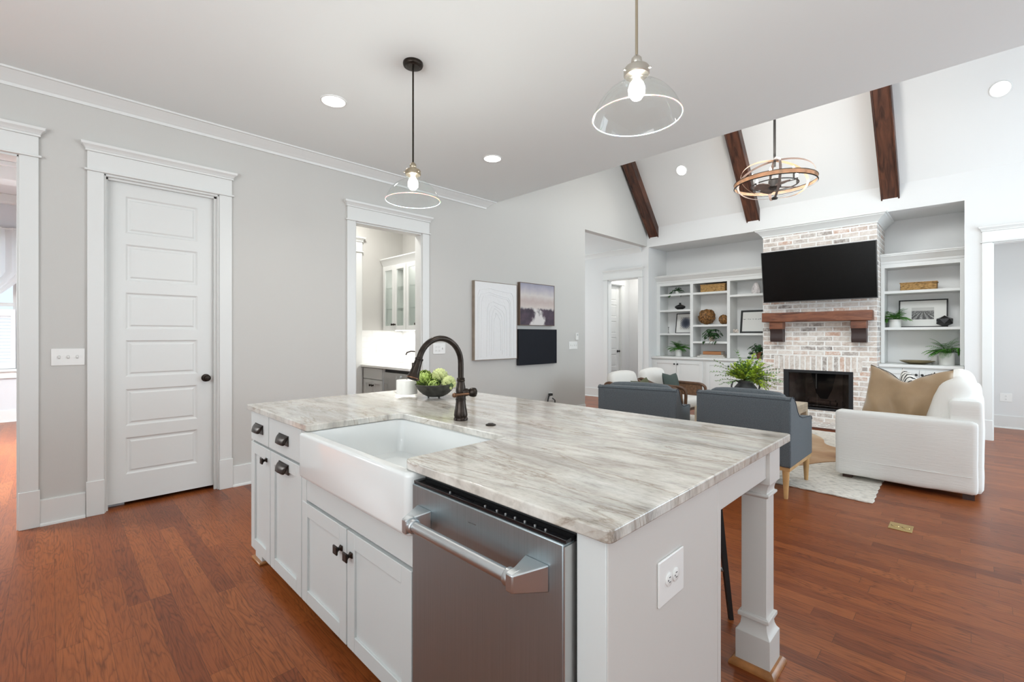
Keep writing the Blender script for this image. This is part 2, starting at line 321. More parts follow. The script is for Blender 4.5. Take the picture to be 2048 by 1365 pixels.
def cow_mat():
    m, t, b = nt('tan_cowhide'); L = t.links.new
    tc = N(t, 'ShaderNodeTexCoord'); n = N(t, 'ShaderNodeTexNoise'); n.inputs['Scale'].default_value = 1.6; n.inputs['Detail'].default_value = 4; L(tc.outputs['Object'], n.inputs['Vector'])
    r = ramp(t, [(0.3, srgb(150, 100, 62)), (0.5, srgb(192, 148, 104)), (0.7, srgb(222, 196, 160))]); L(n.outputs['Fac'], r.inputs['Fac'])
    L(r.outputs[0], b.inputs['Base Color']); b.inputs['Roughness'].default_value = 0.8; b.inputs['Sheen Weight'].default_value = 0.3; return m
COW = cow_mat()
def tile_mat():
    m, t, b = nt('white_subway_tile'); L = t.links.new
    tc = N(t, 'ShaderNodeTexCoord'); sp = N(t, 'ShaderNodeSeparateXYZ'); L(tc.outputs['Object'], sp.inputs[0])
    cv = N(t, 'ShaderNodeCombineXYZ'); L(math_(t, 'ADD', sp.outputs[0], sp.outputs[1]), cv.inputs[0]); L(sp.outputs[2], cv.inputs[1])
    br = N(t, 'ShaderNodeTexBrick'); L(cv.outputs[0], br.inputs['Vector']); br.inputs['Scale'].default_value = 1
    br.inputs['Brick Width'].default_value = 0.152; br.inputs['Row Height'].default_value = 0.076; br.inputs['Mortar Size'].default_value = 0.0015
    br.inputs['Color1'].default_value = (0.82, 0.82, 0.80, 1); br.inputs['Color2'].default_value = (0.84, 0.84, 0.83, 1); br.inputs['Mortar'].default_value = (0.66, 0.66, 0.65, 1)
    L(br.outputs['Color'], b.inputs['Base Color']); b.inputs['Roughness'].default_value = 0.2
    return m
TILE = tile_mat()
def art_landscape():
    m, t, b = nt('misty_river_painting'); L = t.links.new
    tc = N(t, 'ShaderNodeTexCoord'); sp = N(t, 'ShaderNodeSeparateXYZ'); L(tc.outputs['Generated'], sp.inputs[0])
    mp = N(t, 'ShaderNodeMapping'); mp.inputs['Scale'].default_value = (14, 1, 5); L(tc.outputs['Generated'], mp.inputs['Vector'])
    n = N(t, 'ShaderNodeTexNoise'); n.inputs['Scale'].default_value = 1; n.inputs['Detail'].default_value = 8; L(mp.outputs[0], n.inputs['Vector'])
    n2 = N(t, 'ShaderNodeTexNoise'); n2.inputs['Scale'].default_value = 5; n2.inputs['Detail'].default_value = 6; L(tc.outputs['Generated'], n2.inputs['Vector'])
    sky = ramp(t, [(0.42, srgb(206, 196, 190)), (0.58, srgb(192, 176, 172)), (0.72, srgb(206, 200, 196)), (0.88, srgb(172, 168, 180)), (1.0, srgb(150, 150, 166))])
    zz = math_(t, 'ADD', sp.outputs[2], math_(t, 'MULTIPLY', math_(t, 'SUBTRACT', n2.outputs['Fac'], 0.5), 0.22)); L(zz, sky.inputs['Fac'])
    # tree line: dark below a ragged height
    edge = math_(t, 'ADD', 0.40, math_(t, 'MULTIPLY', math_(t, 'SUBTRACT', n.outputs['Fac'], 0.5), 0.16))
    def soft(a, b, w):   # 1 where a<b, softly
        n_ = N(t, 'ShaderNodeMath', operation='MULTIPLY_ADD'); n_.use_clamp = True
        L(math_(t, 'SUBTRACT', b, a), n_.inputs[0]); n_.inputs[1].default_value = 1/w; n_.inputs[2].default_value = 0.5
        return n_.outputs[0]
    low = soft(sp.outputs[2], edge, 0.05)
    # river: winding gap centred near x = .47
    cx = math_(t, 'ADD', 0.49, math_(t, 'MULTIPLY', math_(t, 'SINE', math_(t, 'MULTIPLY', sp.outputs[2], 11.0)), 0.055))
    dist = math_(t, 'ABSOLUTE', math_(t, 'SUBTRACT', sp.outputs[0], cx))
    wd = math_(t, 'ADD', math_(t, 'MULTIPLY', math_(t, 'SUBTRACT', 0.42, sp.outputs[2]), 0.28), math_(t, 'MULTIPLY', math_(t, 'SUBTRACT', n2.outputs['Fac'], 0.40), 0.35))
    land = soft(math_(t, 'ADD', math_(t, 'ADD', wd, 0.035), math_(t, 'MULTIPLY', math_(t, 'SUBTRACT', n.outputs['Fac'], 0.5), 0.25)), dist, 0.09)
    f = math_(t, 'MULTIPLY', low, land)
    dk = ramp(t, [(0.3, srgb(52, 46, 58)), (0.7, srgb(92, 76, 88))]); L(n2.outputs['Fac'], dk.inputs['Fac'])
    riv = mixc(t, low, sky.outputs[0], srgb(214, 210, 208))
    L(mixc(t, f, riv, dk.outputs[0]), b.inputs['Base Color']); b.inputs['Roughness'].default_value = 0.7
    return m
def art_navy():
    m, t, b = nt('navy_canvas'); L = t.links.new
    tc = N(t, 'ShaderNodeTexCoord'); v = N(t, 'ShaderNodeTexVoronoi'); v.inputs['Scale'].default_value = 34; L(tc.outputs['Generated'], v.inputs['Vector'])
    r = ramp(t, [(0.0, (0.10, 0.11, 0.14)), (0.05, (0.007, 0.009, 0.015))]); L(v.outputs['Distance'], r.inputs['Fac']); b.inputs['Specular IOR Level'].default_value = 0.25
    L(r.outputs[0], b.inputs['Base Color']); b.inputs['Roughness'].default_value = 0.6; return m
def art_print(kind):
    m, t, b = nt('print_'+kind); L = t.links.new
    tc = N(t, 'ShaderNodeTexCoord'); sp = N(t, 'ShaderNodeSeparateXYZ'); L(tc.outputs['Generated'], sp.inputs[0])
    y, z = sp.outputs[1], sp.outputs[2]
    n = N(t, 'ShaderNodeTexNoise'); n.inputs['Scale'].default_value = 16; n.inputs['Detail'].default_value = 6; L(tc.outputs['Generated'], n.inputs['Vector'])
    if kind == 'burst':
        dy = math_(t, 'SUBTRACT', y, 0.5); dz = math_(t, 'SUBTRACT', z, 0.52)
        an = math_(t, 'ARCTAN2', dz, dy); rr = math_(t, 'SQRT', math_(t, 'ADD', math_(t, 'MULTIPLY', dy, dy), math_(t, 'MULTIPLY', dz, dz)))
        sp_ = math_(t, 'MULTIPLY', math_(t, 'SINE', math_(t, 'MULTIPLY', an, 22.0)), 0.07)
        v = math_(t, 'ADD', math_(t, 'ADD', rr, sp_), math_(t, 'MULTIPLY', n.outputs['Fac'], 0.25))
        r = ramp(t, [(0.30, srgb(42, 48, 64)), (0.50, srgb(96, 100, 112)), (0.62, srgb(200, 198, 194)), (0.75, srgb(212, 210, 206))]); L(v, r.inputs['Fac'])
    elif kind == 'road':
        up = math_(t, 'GREATER_THAN', z, 0.72)
        dy = math_(t, 'DIVIDE', math_(t, 'SUBTRACT', y, 0.5), math_(t, 'SUBTRACT', 0.78, z))
        st = math_(t, 'SINE', math_(t, 'MULTIPLY', dy, 15.0))
        v = math_(t, 'ADD', math_(t, 'MULTIPLY', st, 0.18), n.outputs['Fac'])
        r0 = ramp(t, [(0.25, srgb(60, 60, 60)), (0.6, srgb(120, 120, 118)), (0.85, srgb(205, 205, 202))]); L(v, r0.inputs['Fac'])
        L(mixc(t, up, r0.outputs[0], srgb(196, 196, 192)), b.inputs['Base Color']); b.inputs['Roughness'].default_value = 0.6; return m
    else:
        v = math_(t, 'ADD', math_(t, 'ABSOLUTE', math_(t, 'MULTIPLY', math_(t, 'SUBTRACT', z, 0.64), 7.0)), math_(t, 'MULTIPLY', n.outputs['Fac'], 0.9))
        r = ramp(t, [(0.42, srgb(60, 60, 62)), (0.50, srgb(196, 196, 194)), (0.6, srgb(222, 221, 217))]); L(v, r.inputs['Fac'])
    L(r.outputs[0], b.inputs['Base Color']); b.inputs['Roughness'].default_value = 0.6; return m
def pattern_pillow():
    m, t, b = nt('black_and_white_pattern'); L = t.links.new
    tc = N(t, 'ShaderNodeTexCoord'); w = N(t, 'ShaderNodeTexWave'); w.inputs['Scale'].default_value = 9; w.inputs['Distortion'].default_value = 9; w.inputs['Detail'].default_value = 2
    L(tc.outputs['Object'], w.inputs['Vector']); r = ramp(t, [(0.2, (0.02, 0.02, 0.02)), (0.28, (0.78, 0.76, 0.72))]); L(w.outputs['Fac'], r.inputs['Fac'])
    L(r.outputs[0], b.inputs['Base Color']); b.inputs['Roughness'].default_value = 0.9; return m
PATT = pattern_pillow()

# ------------------------------------------------------------------ mesh helpers
RT = {}
class MB:
    def __init__(s): s.bm = bmesh.new()
    def box(s, a, b):
        x0, x1 = sorted((a[0], b[0])); y0, y1 = sorted((a[1], b[1])); z0, z1 = sorted((a[2], b[2]))
        v = [s.bm.verts.new(p) for p in ((x0,y0,z0),(x1,y0,z0),(x1,y1,z0),(x0,y1,z0),(x0,y0,z1),(x1,y0,z1),(x1,y1,z1),(x0,y1,z1))]
        for f in ((0,3,2,1),(4,5,6,7),(0,1,5,4),(1,2,6,5),(2,3,7,6),(3,0,4,7)): s.bm.faces.new([v[i] for i in f])
        return s
    def prism(s, pts, vec):
        """closed polygon pts (3D) swept along vec"""
        vec = Vector(vec); a = [s.bm.verts.new(p) for p in pts]; b = [s.bm.verts.new(Vector(p)+vec) for p in pts]; n = len(a)
        s.bm.faces.new(a[::-1]); s.bm.faces.new(b)
        for i in range(n): s.bm.faces.new((a[i], a[(i+1) % n], b[(i+1) % n], b[i]))
        return s
    def lathe(s, prof, c=(0,0,0), n=32, axis='z', capb=True, capt=True, rot=None, wob=None):
        rings = []
        c = Vector(c)
        for k, (r, z) in enumerate(prof):
            ring = []
            for i in range(n):
                a = 2*PI*i/n; rr = r*(1+(wob(a, k) if wob else 0)); p = Vector((rr*math.cos(a), rr*math.sin(a), z))
                if axis == 'x': p = Vector((p.z, p.x, p.y))
                if axis == 'y': p = Vector((p.y, p.z, p.x))
                if rot: p = rot @ p
                ring.append(s.bm.verts.new(p+c))
            rings.append(ring)
        for A, B in zip(rings, rings[1:]):
            for i in range(n): s.bm.faces.new((A[i], A[(i+1) % n], B[(i+1) % n], B[i]))
        if capb: s.bm.faces.new(rings[0][::-1])
        if capt: s.bm.faces.new(rings[-1])
        return s
    def tube(s, pts, r, n=12, cap=True, flat=None):
        pts = [Vector(p) for p in pts]; rs = r if isinstance(r, (list, tuple)) else [r]*len(pts)
        rings = []; up = Vector((0, 0, 1)); prev = None
        for i, p in enumerate(pts):
            d = (pts[min(i+1, len(pts)-1)]-pts[max(i-1, 0)]).normalized()
            if prev is None: prev = up.cross(d) if abs(d.dot(up)) < 0.95 else Vector((1, 0, 0)).cross(d)
            sd = (prev-d*prev.dot(d)).normalized(); prev = sd; tt = d.cross(sd)
            fl = flat if flat else 1.0
            rings.append([s.bm.verts.new(p+sd*rs[i]*math.cos(2*PI*k/n)+tt*rs[i]*fl*math.sin(2*PI*k/n)) for k in range(n)])
        for A, B in zip(rings, rings[1:]):
            for i in range(n): s.bm.faces.new((A[i], A[(i+1) % n], B[(i+1) % n], B[i]))
        if cap: s.bm.faces.new(rings[0][::-1]); s.bm.faces.new(rings[-1])
        return s
    def ring(s, c, R, r, n=48, m=8, axis='z', sz=None, ry=1.0, rz=None):
        """torus-like hoop with rectangular/round section; sz=(radial, axial) for flat band"""
        c = Vector(c); rings = []
        for i in range(n):
            a = 2*PI*i/n; ring = []
            for k in range(m):
                b = 2*PI*k/m
                dr, dz = (r*math.cos(b), r*math.sin(b)) if not sz else ((sz[0] if math.cos(b) > 0 else -sz[0]), (sz[1] if math.sin(b+1e-6) > 0 else -sz[1]))
                p = Vector(((R+dr)*math.cos(a), (R*ry+dr)*math.sin(a), dz))
                if rz is not None: p = Vector((p.x*math.cos(rz)-p.z*math.sin(rz), p.x*math.sin(rz)+p.z*math.cos(rz), p.y))
                ring.append(s.bm.verts.new(c+p))
            rings.append(ring)
        for i in range(n):
            A, B = rings[i], rings[(i+1) % n]
            for k in range(m): s.bm.faces.new((A[k], B[k], B[(k+1) % m], A[(k+1) % m]))
        return s
    def soft(s, a, b, r=0.03, n=8, nz=0.0, ns=6.0, seed=0, bulge=0.0):
        """rounded box with optional noise wrinkles"""
        lo = Vector(tuple(min(p, q) for p, q in zip(a, b))); hi = Vector(tuple(max(p, q) for p, q in zip(a, b)))
        r = min(r, *(0.499*(hi-lo)))
        t = bmesh.new(); bmesh.ops.create_cube(t, size=2.0)
        bmesh.ops.subdivide_edges(t, edges=t.edges[:], cuts=n, use_grid_fill=True)
        cen = (lo+hi)/2; hf = (hi-lo)/2; mp = {}
        def warp(c):  # put more samples near the edges
            return math.copysign(abs(c)**0.6, c) if abs(c) < 1 else c
        for v in t.verts:
            p = Vector((warp(v.co.x)*hf.x, warp(v.co.y)*hf.y, warp(v.co.z)*hf.z))
            q = Vector(tuple(max(-(h-r), min(h-r, c)) for c, h in zip(p, hf)))
            d = p-q
            if d.length > 1e-9: p = q+d.normalized()*r
            if bulge:
                u = [1-min(1, abs(c/h))**2 for c, h in zip(p, hf)]
                for ax in range(3):
                    o1, o2 = [k for k in range(3) if k != ax]
                    if abs(p[ax]) > hf[ax]*0.6: p[ax] += math.copysign(bulge*u[o1]*u[o2], p[ax])
            w = p+cen
            if nz:
                nn = noise.noise_vector(w*ns+Vector((seed*3.1, seed, 0)))+0.5*noise.noise_vector(w*ns*2.3+Vector((0, seed*2, 5)))
                w += nn*nz
            mp[v.index] = s.bm.verts.new(w)
        t.verts.index_update()
        for f in t.faces: s.bm.faces.new([mp[v.index] for v in f.verts])
        t.free(); return s
    def tf(s, M):
        bmesh.ops.transform(s.bm, matrix=M, verts=s.bm.verts); return s
    def build(s, name, m, parent=None, bevel=0, seg=2, local=False, smooth=35, solid=0, sub=0):
        bm = s.bm
        bmesh.ops.recalc_face_normals(bm, faces=bm.faces)
        ca = math.cos(math.radians(smooth))
        for f in bm.faces: f.smooth = True
        bm.normal_update()
        for e in bm.edges:
            if len(e.link_faces) == 2 and e.link_faces[0].normal.dot(e.link_faces[1].normal) < ca: e.smooth = False
        me = bpy.data.meshes.new(name)
        loc = Vector((0, 0, 0))
        if parent is not None:
            if not local: bmesh.ops.transform(bm, matrix=RT[parent].inverted(), verts=bm.verts)
        else:
            xs = [v.co for v in bm.verts]
            loc = Vector(((min(p.x for p in xs)+max(p.x for p in xs))/2, (min(p.y for p in xs)+max(p.y for p in xs))/2, min(p.z for p in xs)))
            if local: loc = Vector((0, 0, 0))
            bmesh.ops.translate(bm, vec=-loc, verts=bm.verts)
        bm.to_mesh(me); bm.free()
        o = bpy.data.objects.new(name, me); C.objects.link(o); o.location = loc
        if isinstance(m, (list, tuple)):
            for q in m: me.materials.append(q)
        else: me.materials.append(m)
        if parent is not None: o.parent = parent; RT[o] = RT[parent]
        else: RT[o] = Matrix.Translation(loc)
        if solid: md = o.modifiers.new('solid', 'SOLIDIFY'); md.thickness = solid; md.offset = 0
        if sub: md = o.modifiers.new('sub', 'SUBSURF'); md.levels = sub; md.render_levels = sub
        if bevel:
            md = o.modifiers.new('bevel', 'BEVEL'); md.width = bevel; md.segments = seg; md.limit_method = 'ANGLE'; md.angle_limit = 0.7; md.harden_normals = False
        return o
def tag(o, label=None, cat=None, group=None, kind=None):
    if label: o['label'] = label
    if cat: o['category'] = cat
    if group: o['group'] = group
    if kind: o['kind'] = kind
    return o
def thing(name, label, cat, loc=(0,0,0), rz=0, group=None):
    o = bpy.data.objects.new(name, None); C.objects.link(o); o.empty_display_size = 0.1
    o.location = loc; o.rotation_euler = (0, 0, rz); RT[o] = Matrix.Translation(Vector(loc)) @ Matrix.Rotation(rz, 4, 'Z')
    return tag(o, label, cat, group)
def copy_tree(o, parent=None):
    c = o.copy(); C.objects.link(c)
    if parent is not None: c.parent = parent
    for ch in list(o.children): copy_tree(ch, c)
    return c
def struct(name, mb, m, bevel=0, **k):
    o = mb.build(name, m, bevel=bevel, **k); o['kind'] = 'structure'; return o
def slab(mb, a, b, ax, holes):
    """wall box a..b, thin along ax ('x' or 'y'), with rectangular holes (s0,s1,z0,z1)"""
    i = 1 if ax == 'x' else 0
    s0, s1 = sorted((a[i], b[i])); z0, z1 = sorted((a[2], b[2]))
    ss = sorted({s0, s1, *[min(max(h[0], s0), s1) for h in holes], *[min(max(h[1], s0), s1) for h in holes]})
    for p, q in zip(ss, ss[1:]):
        zs = sorted([(max(h[2], z0), min(h[3], z1)) for h in holes if h[0] <= p+1e-6 and h[1] >= q-1e-6])
        z = z0; segs = []
        for h0, h1 in zs:
            if h0 > z+1e-6: segs.append((z, h0))
            z = max(z, h1)
        if z < z1-1e-6: segs.append((z, z1))
        for u, w in segs:
            if ax == 'x': mb.box((a[0], p, u), (b[0], q, w))
            else: mb.box((p, a[1], u), (q, b[1], w))
    return mb

# ------------------------------------------------------------------ the shell
YL = 4.51; XF = 8.25; ZC = 3.05; XE = 4.14; YR = -3.6; XB = -2.6
struct('floor', MB().box((XB-0.2, YR-0.2, -0.06), (9.8, 10.6, 0)), FLOOR)
w = MB(); slab(w, (XB, YL, 0), (XF, YL+0.12, 5.95), 'y', [(-1.60, -0.151, 0, 2.51), (0.275, 1.005, 0, 2.49), (2.219, 3.03, 0, 2.49), (6.207, XF, 0, 3.05)])
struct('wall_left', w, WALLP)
w = MB(); slab(w, (XF, YR, 0), (XF+0.12, 8.0, 5.95), 'x', [(-1.6, -0.171, 0, 2.49), (0.077, 4.48, 0, 3.03), (4.70, 5.406, 0, 2.46)])
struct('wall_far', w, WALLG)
# recess lining behind the book cases
w = MB().box((9.0, 0.0, 0), (9.1, 4.58, 3.1)).box((XF+0.12, 4.48, 0), (9.0, 4.58, 3.1)).box((XF+0.12, -0.02, 0), (9.0, 0.077, 3.1)).box((XF+0.12, 0.077, 3.03), (9.0, 4.48, 3.1))
struct('wall_recess', w, WALLG)
struct('ceiling', MB().box((XB, YR, ZC), (XE, YL, ZC+0.12)), CEILP)
# header above the kitchen ceiling edge and the two slopes of the vault
struct('wall_header', MB().box((XE-0.12, YR, ZC+0.12), (XE, YL, 3.45)), WALLG)
RZ = 3.39+1.2*(XF-6.2)
v = MB().prism([(XF, YR, 3.39), (6.2, YR, RZ), (6.2, YR, RZ+0.1), (XF, YR, 3.49)], (0, YL-YR, 0))
v.prism([(XE, YR, 3.39), (6.2, YR, RZ), (6.2, YR, RZ+0.1), (XE, YR, 3.49)], (0, YL-YR, 0))
struct('ceiling.001', v, VAULTP)
# walls behind the camera, with window openings
w = MB(); slab(w, (XB, YR-0.12, 0), (9.6, YR, 5.95), 'y', [(-0.6, 2.4, 0.8, 2.7), (4.5, 7.9, 0.4, 2.7)])
struct('wall_right', w, WALLP)
w = MB(); slab(w, (XB-0.12, YR-0.12, 0), (XB, YL+0.12, ZC+0.12), 'x', [(-1.6, 2.0, 0.65, 2.75)])
struct('wall_back', w, WALLP)
# right-hand room past the cased opening
w = MB().box((9.5, YR, 0), (9.6, -0.02, 3.1)).box((XF+0.12, -0.12, 0), (9.5, -0.02, 3.1)).box((XF+0.12, YR, 3.05), (9.5, -0.12, 3.1))
struct('wall_side_room', w, WALLG)
# hall and the little passage behind the far wall
w = MB().box((XE+0.6, 8.0, 0), (XF+0.12, 8.1, 3.1)).box((XE+0.5, YL+0.12, 0), (XE+0.6, 8.0, 3.1))
slab(w, (XF+0.12, 5.65, 0), (9.6, 5.75, 3.1), 'y', [(8.42, 9.17, 0, 2.46)])
w.box((9.50, 4.58, 0), (9.6, 5.65, 3.1)).box((XF+0.12, 4.58, 2.9), (9.5, 5.65, 3.0))
struct('wall_hall', w, WALLG)
struct('ceiling.002', MB().box((XE+0.6, YL+0.12, 3.05), (XF, 8.0, 3.15)), CEILP)
# pantry
w = MB().box((3.59, YL+0.12, 0), (3.69, 5.93, 3.1)).box((1.8, 5.83, 0), (3.59, 5.93, 3.1)).box((1.7, YL+0.12, 0), (1.8, 5.93, 3.1))
struct('wall_pantry', w, WALLP)
struct('ceiling.003', MB().box((1.7, YL+0.12, 3.05), (3.69, 5.93, 3.15)), CEILP)
# front room seen through the left opening
w = MB(); slab(w, (XB, 10.3, 0), (0.4, 10.42, 3.6), 'y', [(-1.5, -0.37, 0.80, 2.75)])
w.box((0.3, YL+0.12, 0), (0.4, 10.3, 3.6)).box((XB-0.12, YL+0.12, 0), (XB, 10.42, 3.6))
struct('wall_front_room', w, mat('front_room_paint', (0.66, 0.67, 0.69), 0.8))
w = MB().box((XB, YL+0.12, 3.42), (0.3, 10.3, 3.5))
struct('ceiling.004', w, VAULTP)
w = MB().box((XB, 8.3, 3.20), (0.3, 8.62, 3.42)).box((XB, 10.18, 3.28), (0.3, 10.3, 3.42)).box((XB, 8.27, 3.36), (0.3, 8.65, 3.42)).box((XB, 6.4, 3.20), (0.3, 6.7, 3.42))
struct('trim_1', w, TRIM, bevel=0.008)

# crown along the left wall
prof = [(YL, 2.955), (YL-0.012, 2.955), (YL-0.016, 2.975), (YL-0.03, 2.985), (YL-0.045, 3.005), (YL-0.075, 3.025), (YL-0.085, 3.035), (YL-0.098, 3.038), (YL-0.10, 3.05), (YL, 3.05)]
m = MB()
a = [m.bm.verts.new((XB, y, z)) for y, z in prof]; b = [m.bm.verts.new((XE-0.13+(YL-y)*1.2, y, z)) for y, z in prof]
m.bm.faces.new(a[::-1]); m.bm.faces.new(b)
for i in range(len(prof)): m.bm.faces.new((a[i], a[(i+1) % len(prof)], b[(i+1) % len(prof)], b[i]))
struct('trim_2', m, TRIM, smooth=25)
# hall crown
prof = [(0, 2.955), (-0.012, 2.955), (-0.03, 2.985), (-0.075, 3.02), (-0.10, 3.035), (-0.10, 3.05), (0, 3.05)]
struct('trim_3', MB().prism([(XF+p, YL+0.12, z) for p, z in prof], (0, 3.3, 0)), TRIM, smooth=25)

def frame(kind, plane):
    """(s along wall, n out of wall towards the viewer, z) -> world"""
    if kind == 'y': return lambda s, n, z: (s, plane-n, z)
    if kind == 'x': return lambda s, n, z: (plane-n, s, z)
tn = [4]
def casing(kind, plane, s0, s1, zt, wl=0.092, plinth=True, legs=(1, 1), depth=0.12, ext=True, ps=(1, 1)):
    F = frame(kind, plane); m = MB()
    B = lambda a, b: m.box(F(*a), F(*b))
    if legs[0]: B((s0-wl, 0, 0), (s0, 0.02, zt))
    if legs[1]: B((s1, 0, 0), (s1+wl, 0.02, zt))
    if plinth:
        if legs[0]: B((s0-wl-0.006, 0, 0), (s0+0.003, 0.028, 0.25))
        if legs[1]: B((s1-0.003, 0, 0), (s1+wl+0.006, 0.028, 0.25))
    B((s0-wl-0.014, 0, zt), (s1+wl+0.014, 0.034, zt+0.014))
    B((s0-wl, 0, zt+0.014), (s1+wl, 0.024, zt+0.14))
    B((s0-wl-0.010, 0, zt+0.14), (s1+wl+0.010, 0.034, zt+0.155))
    prof = [(0, 0.155), (0.034, 0.155), (0.040, 0.168), (0.055, 0.180), (0.060, 0.192), (0.060, 0.20), (0, 0.20)]
    for k in range(len(prof)-2):   # small crown with mitred returns
        pass
    e = [(0.034, 0.155), (0.041, 0.17), (0.056, 0.182), (0.060, 0.20)]
    rings = []
    for n, z in e:
        q = n-0.024
        rings.append([m.bm.verts.new(F(s0-wl-q, 0, zt+z)), m.bm.verts.new(F(s0-wl-q, n, zt+z)), m.bm.verts.new(F(s1+wl+q, n, zt+z)), m.bm.verts.new(F(s1+wl+q, 0, zt+z))])
    for A, Bq in zip(rings, rings[1:]):
        for i in range(4): m.bm.faces.new((A[i], A[(i+1) % 4], Bq[(i+1) % 4], Bq[i]))
    m.bm.faces.new(rings[-1]); m.bm.faces.new(rings[0])
    # jambs
    if depth:
        B((s0-0.002, -depth, 0), (s0+0.012, 0.004, zt)); B((s1-0.012, -depth, 0), (s1+0.002, 0.004, zt)); B((s0, -depth, zt-0.014), (s1, 0.004, zt+0.002))
    o = struct('trim_%d' % tn[0], m, TRIM, bevel=0.0025); tn[0] += 1; return o
casing('y', YL, -1.60, -0.151, 2.51)
casing('y', YL, 0.275, 1.005, 2.49)
casing('y', YL, 2.219, 3.033, 2.48)
casing('x', XF, 4.695, 5.41, 2.46)
casing('x', XF, -1.55, -0.171, 2.46)
casing('y', 5.83, 2.0, 2.87, 2.42, depth=0)
casing('y', 5.65, 8.44, 9.16, 2.44, depth=0.1)
def stop(x0, x1, zt):   # door stop inside the jamb
    return MB().box((x0+0.012, YL+0.03, 0), (x0+0.024, YL+0.055, zt-0.014)).box((x1-0.030, YL+0.03, 0), (x1-0.012, YL+0.055, zt-0.014)).box((x0+0.012, YL+0.03, zt-0.028), (x1-0.012, YL+0.055, zt-0.014))

def baseboard(name, kind, plane, s0, s1, h=0.18, shoe=True):
    F = frame(kind, plane); m = MB()
    m.box(F(s0, 0, 0), F(s1, 0.016, h-0.006)); m.box(F(s0, 0, h-0.006), F(s1, 0.010, h))
    if shoe: m.prism([F(s0, 0.016, 0), F(s0, 0.030, 0), F(s0, 0.028, 0.012), F(s0, 0.016, 0.019)], Vector(F(s1, 0, 0))-Vector(F(s0, 0, 0)))
    return struct(name, m, TRIM)
baseboard('baseboard_left', 'y', YL, -0.053, 0.175)
baseboard('baseboard_left.001', 'y', YL, 1.103, 2.121)
baseboard('baseboard_left.002', 'y', YL, 3.131, 6.207)
baseboard('baseboard_hall', 'x', XF, 5.51, 8.0)
baseboard('baseboard_far', 'x', XF, -0.073, 0.077)
baseboard('baseboard_side_room', 'x', 9.5, YR, -0.12)
baseboard('baseboard_front_room', 'y', 10.3, XB, 0.3)
baseboard('baseboard_passage', 'y', 5.65, 9.26, 9.5)

# ------------------------------------------------------------------ doors
def panel_door(x0, x1, y, z0, z1, panels, px0, px1):
    """leaf facing -Y with recessed-moulded panels"""
    m = MB(); t = 0.035
    slab(m, (x0, y, z0), (x1, y+t, z1), 'y', [(px0, px1, a, b) for a, b in panels])
    for a, b in panels:
        def rect(ins, d): return [(px0+ins, y+d, a+ins), (px1-ins, y+d, a+ins), (px1-ins, y+d, b-ins), (px0+ins, y+d, b-ins)]
        R = [[m.bm.verts.new(p) for p in rect(i, d)] for i, d in ((0, 0), (0.012, 0.009), (0.022, 0.010), (0.034, 0.003))]
        for A, Bq in zip(R, R[1:]):
            for i in range(4): m.bm.faces.new((A[i], A[(i+1) % 4], Bq[(i+1) % 4], Bq[i]))
        m.bm.faces.new(R[-1])
    return m
pz = [(0.24, 0.52), (0.61, 0.89), (0.985, 1.265), (1.35, 1.63), (1.72, 2.00), (2.085, 2.365)]
d1 = struct('door_1', panel_door(0.290, 0.988, 4.575, 0.030, 2.472, pz, 0.403, 0.864), TRIM, smooth=20)
d1['label'] = 'tall closed white six-panel door with a dark knob'
kb = MB().lathe([(0.030, 0), (0.032, 0.004), (0.030, 0.008), (0.011, 0.012), (0.010, 0.030), (0.020, 0.036), (0.027, 0.046), (0.027, 0.055), (0.018, 0.063), (0.001, 0.065)], (0, 0, 0), 28, rot=Matrix.Rotation(PI/2, 3, 'X'))
kb.tf(Matrix.Translation((0.922, 4.575, 0.946))); kb.build('door_knob', BRONZE, d1)
struct('trim_20', stop(0.275, 1.005, 2.49), TRIM)
struct('wall_closet', MB().box((0.2, 4.95, 0), (1.1, 5.0, 2.6)).box((0.2, YL+0.12, 0), (0.22, 4.95, 2.6)).box((1.08, YL+0.12, 0), (1.1, 4.95, 2.6)).box((0.2, YL+0.12, 2.55), (1.1, 5.0, 2.6)), DARKGAP)
d2 = struct('door_2', panel_door(8.455, 9.145, 5.70, 0.012, 2.42, [(z0, z1) for z0, z1 in pz], 8.56, 9.04), TRIM, smooth=20)
kb = MB().lathe([(0.028, 0), (0.028, 0.006), (0.010, 0.012), (0.010, 0.03), (0.026, 0.045), (0.018, 0.06), (0.001, 0.062)], (0, 0, 0), 20, rot=Matrix.Rotation(PI/2, 3, 'X'))
kb.tf(Matrix.Translation((9.08, 5.70, 0.95))); kb.build('door_knob', BLACK, d2)

# ------------------------------------------------------------------ window of the front room, shutters and curtain
wx0, wx1 = -1.5, -0.37
w = MB(); slab(w, (wx0-0.09, 10.27, 0.74), (wx1+0.09, 10.30, 2.86), 'y', [(wx0, wx1, 0.80, 2.75)])
w.box((wx0-0.12, 10.22, 0.76), (wx1+0.12, 10.30, 0.80)).box((wx0-0.09, 10.26, 0.66), (wx1+0.09, 10.30, 0.76))
win = struct('window_1', w, TRIM, bevel=0.003)
slab(MB(), (wx0, 10.36, 0.80), (wx1, 10.40, 2.75), 'y', [(wx0+0.04, -0.95, 0.84, 1.75), (wx0+0.04, -0.95, 1.80, 2.71), (-0.92, wx1-0.04, 0.84, 1.75), (-0.92, wx1-0.04, 1.80, 2.71)]).build('window_sash', TRIM, win)
MB().box((wx0, 10.378, 0.80), (wx1, 10.382, 2.75)).build('window_glass', PANE, win)
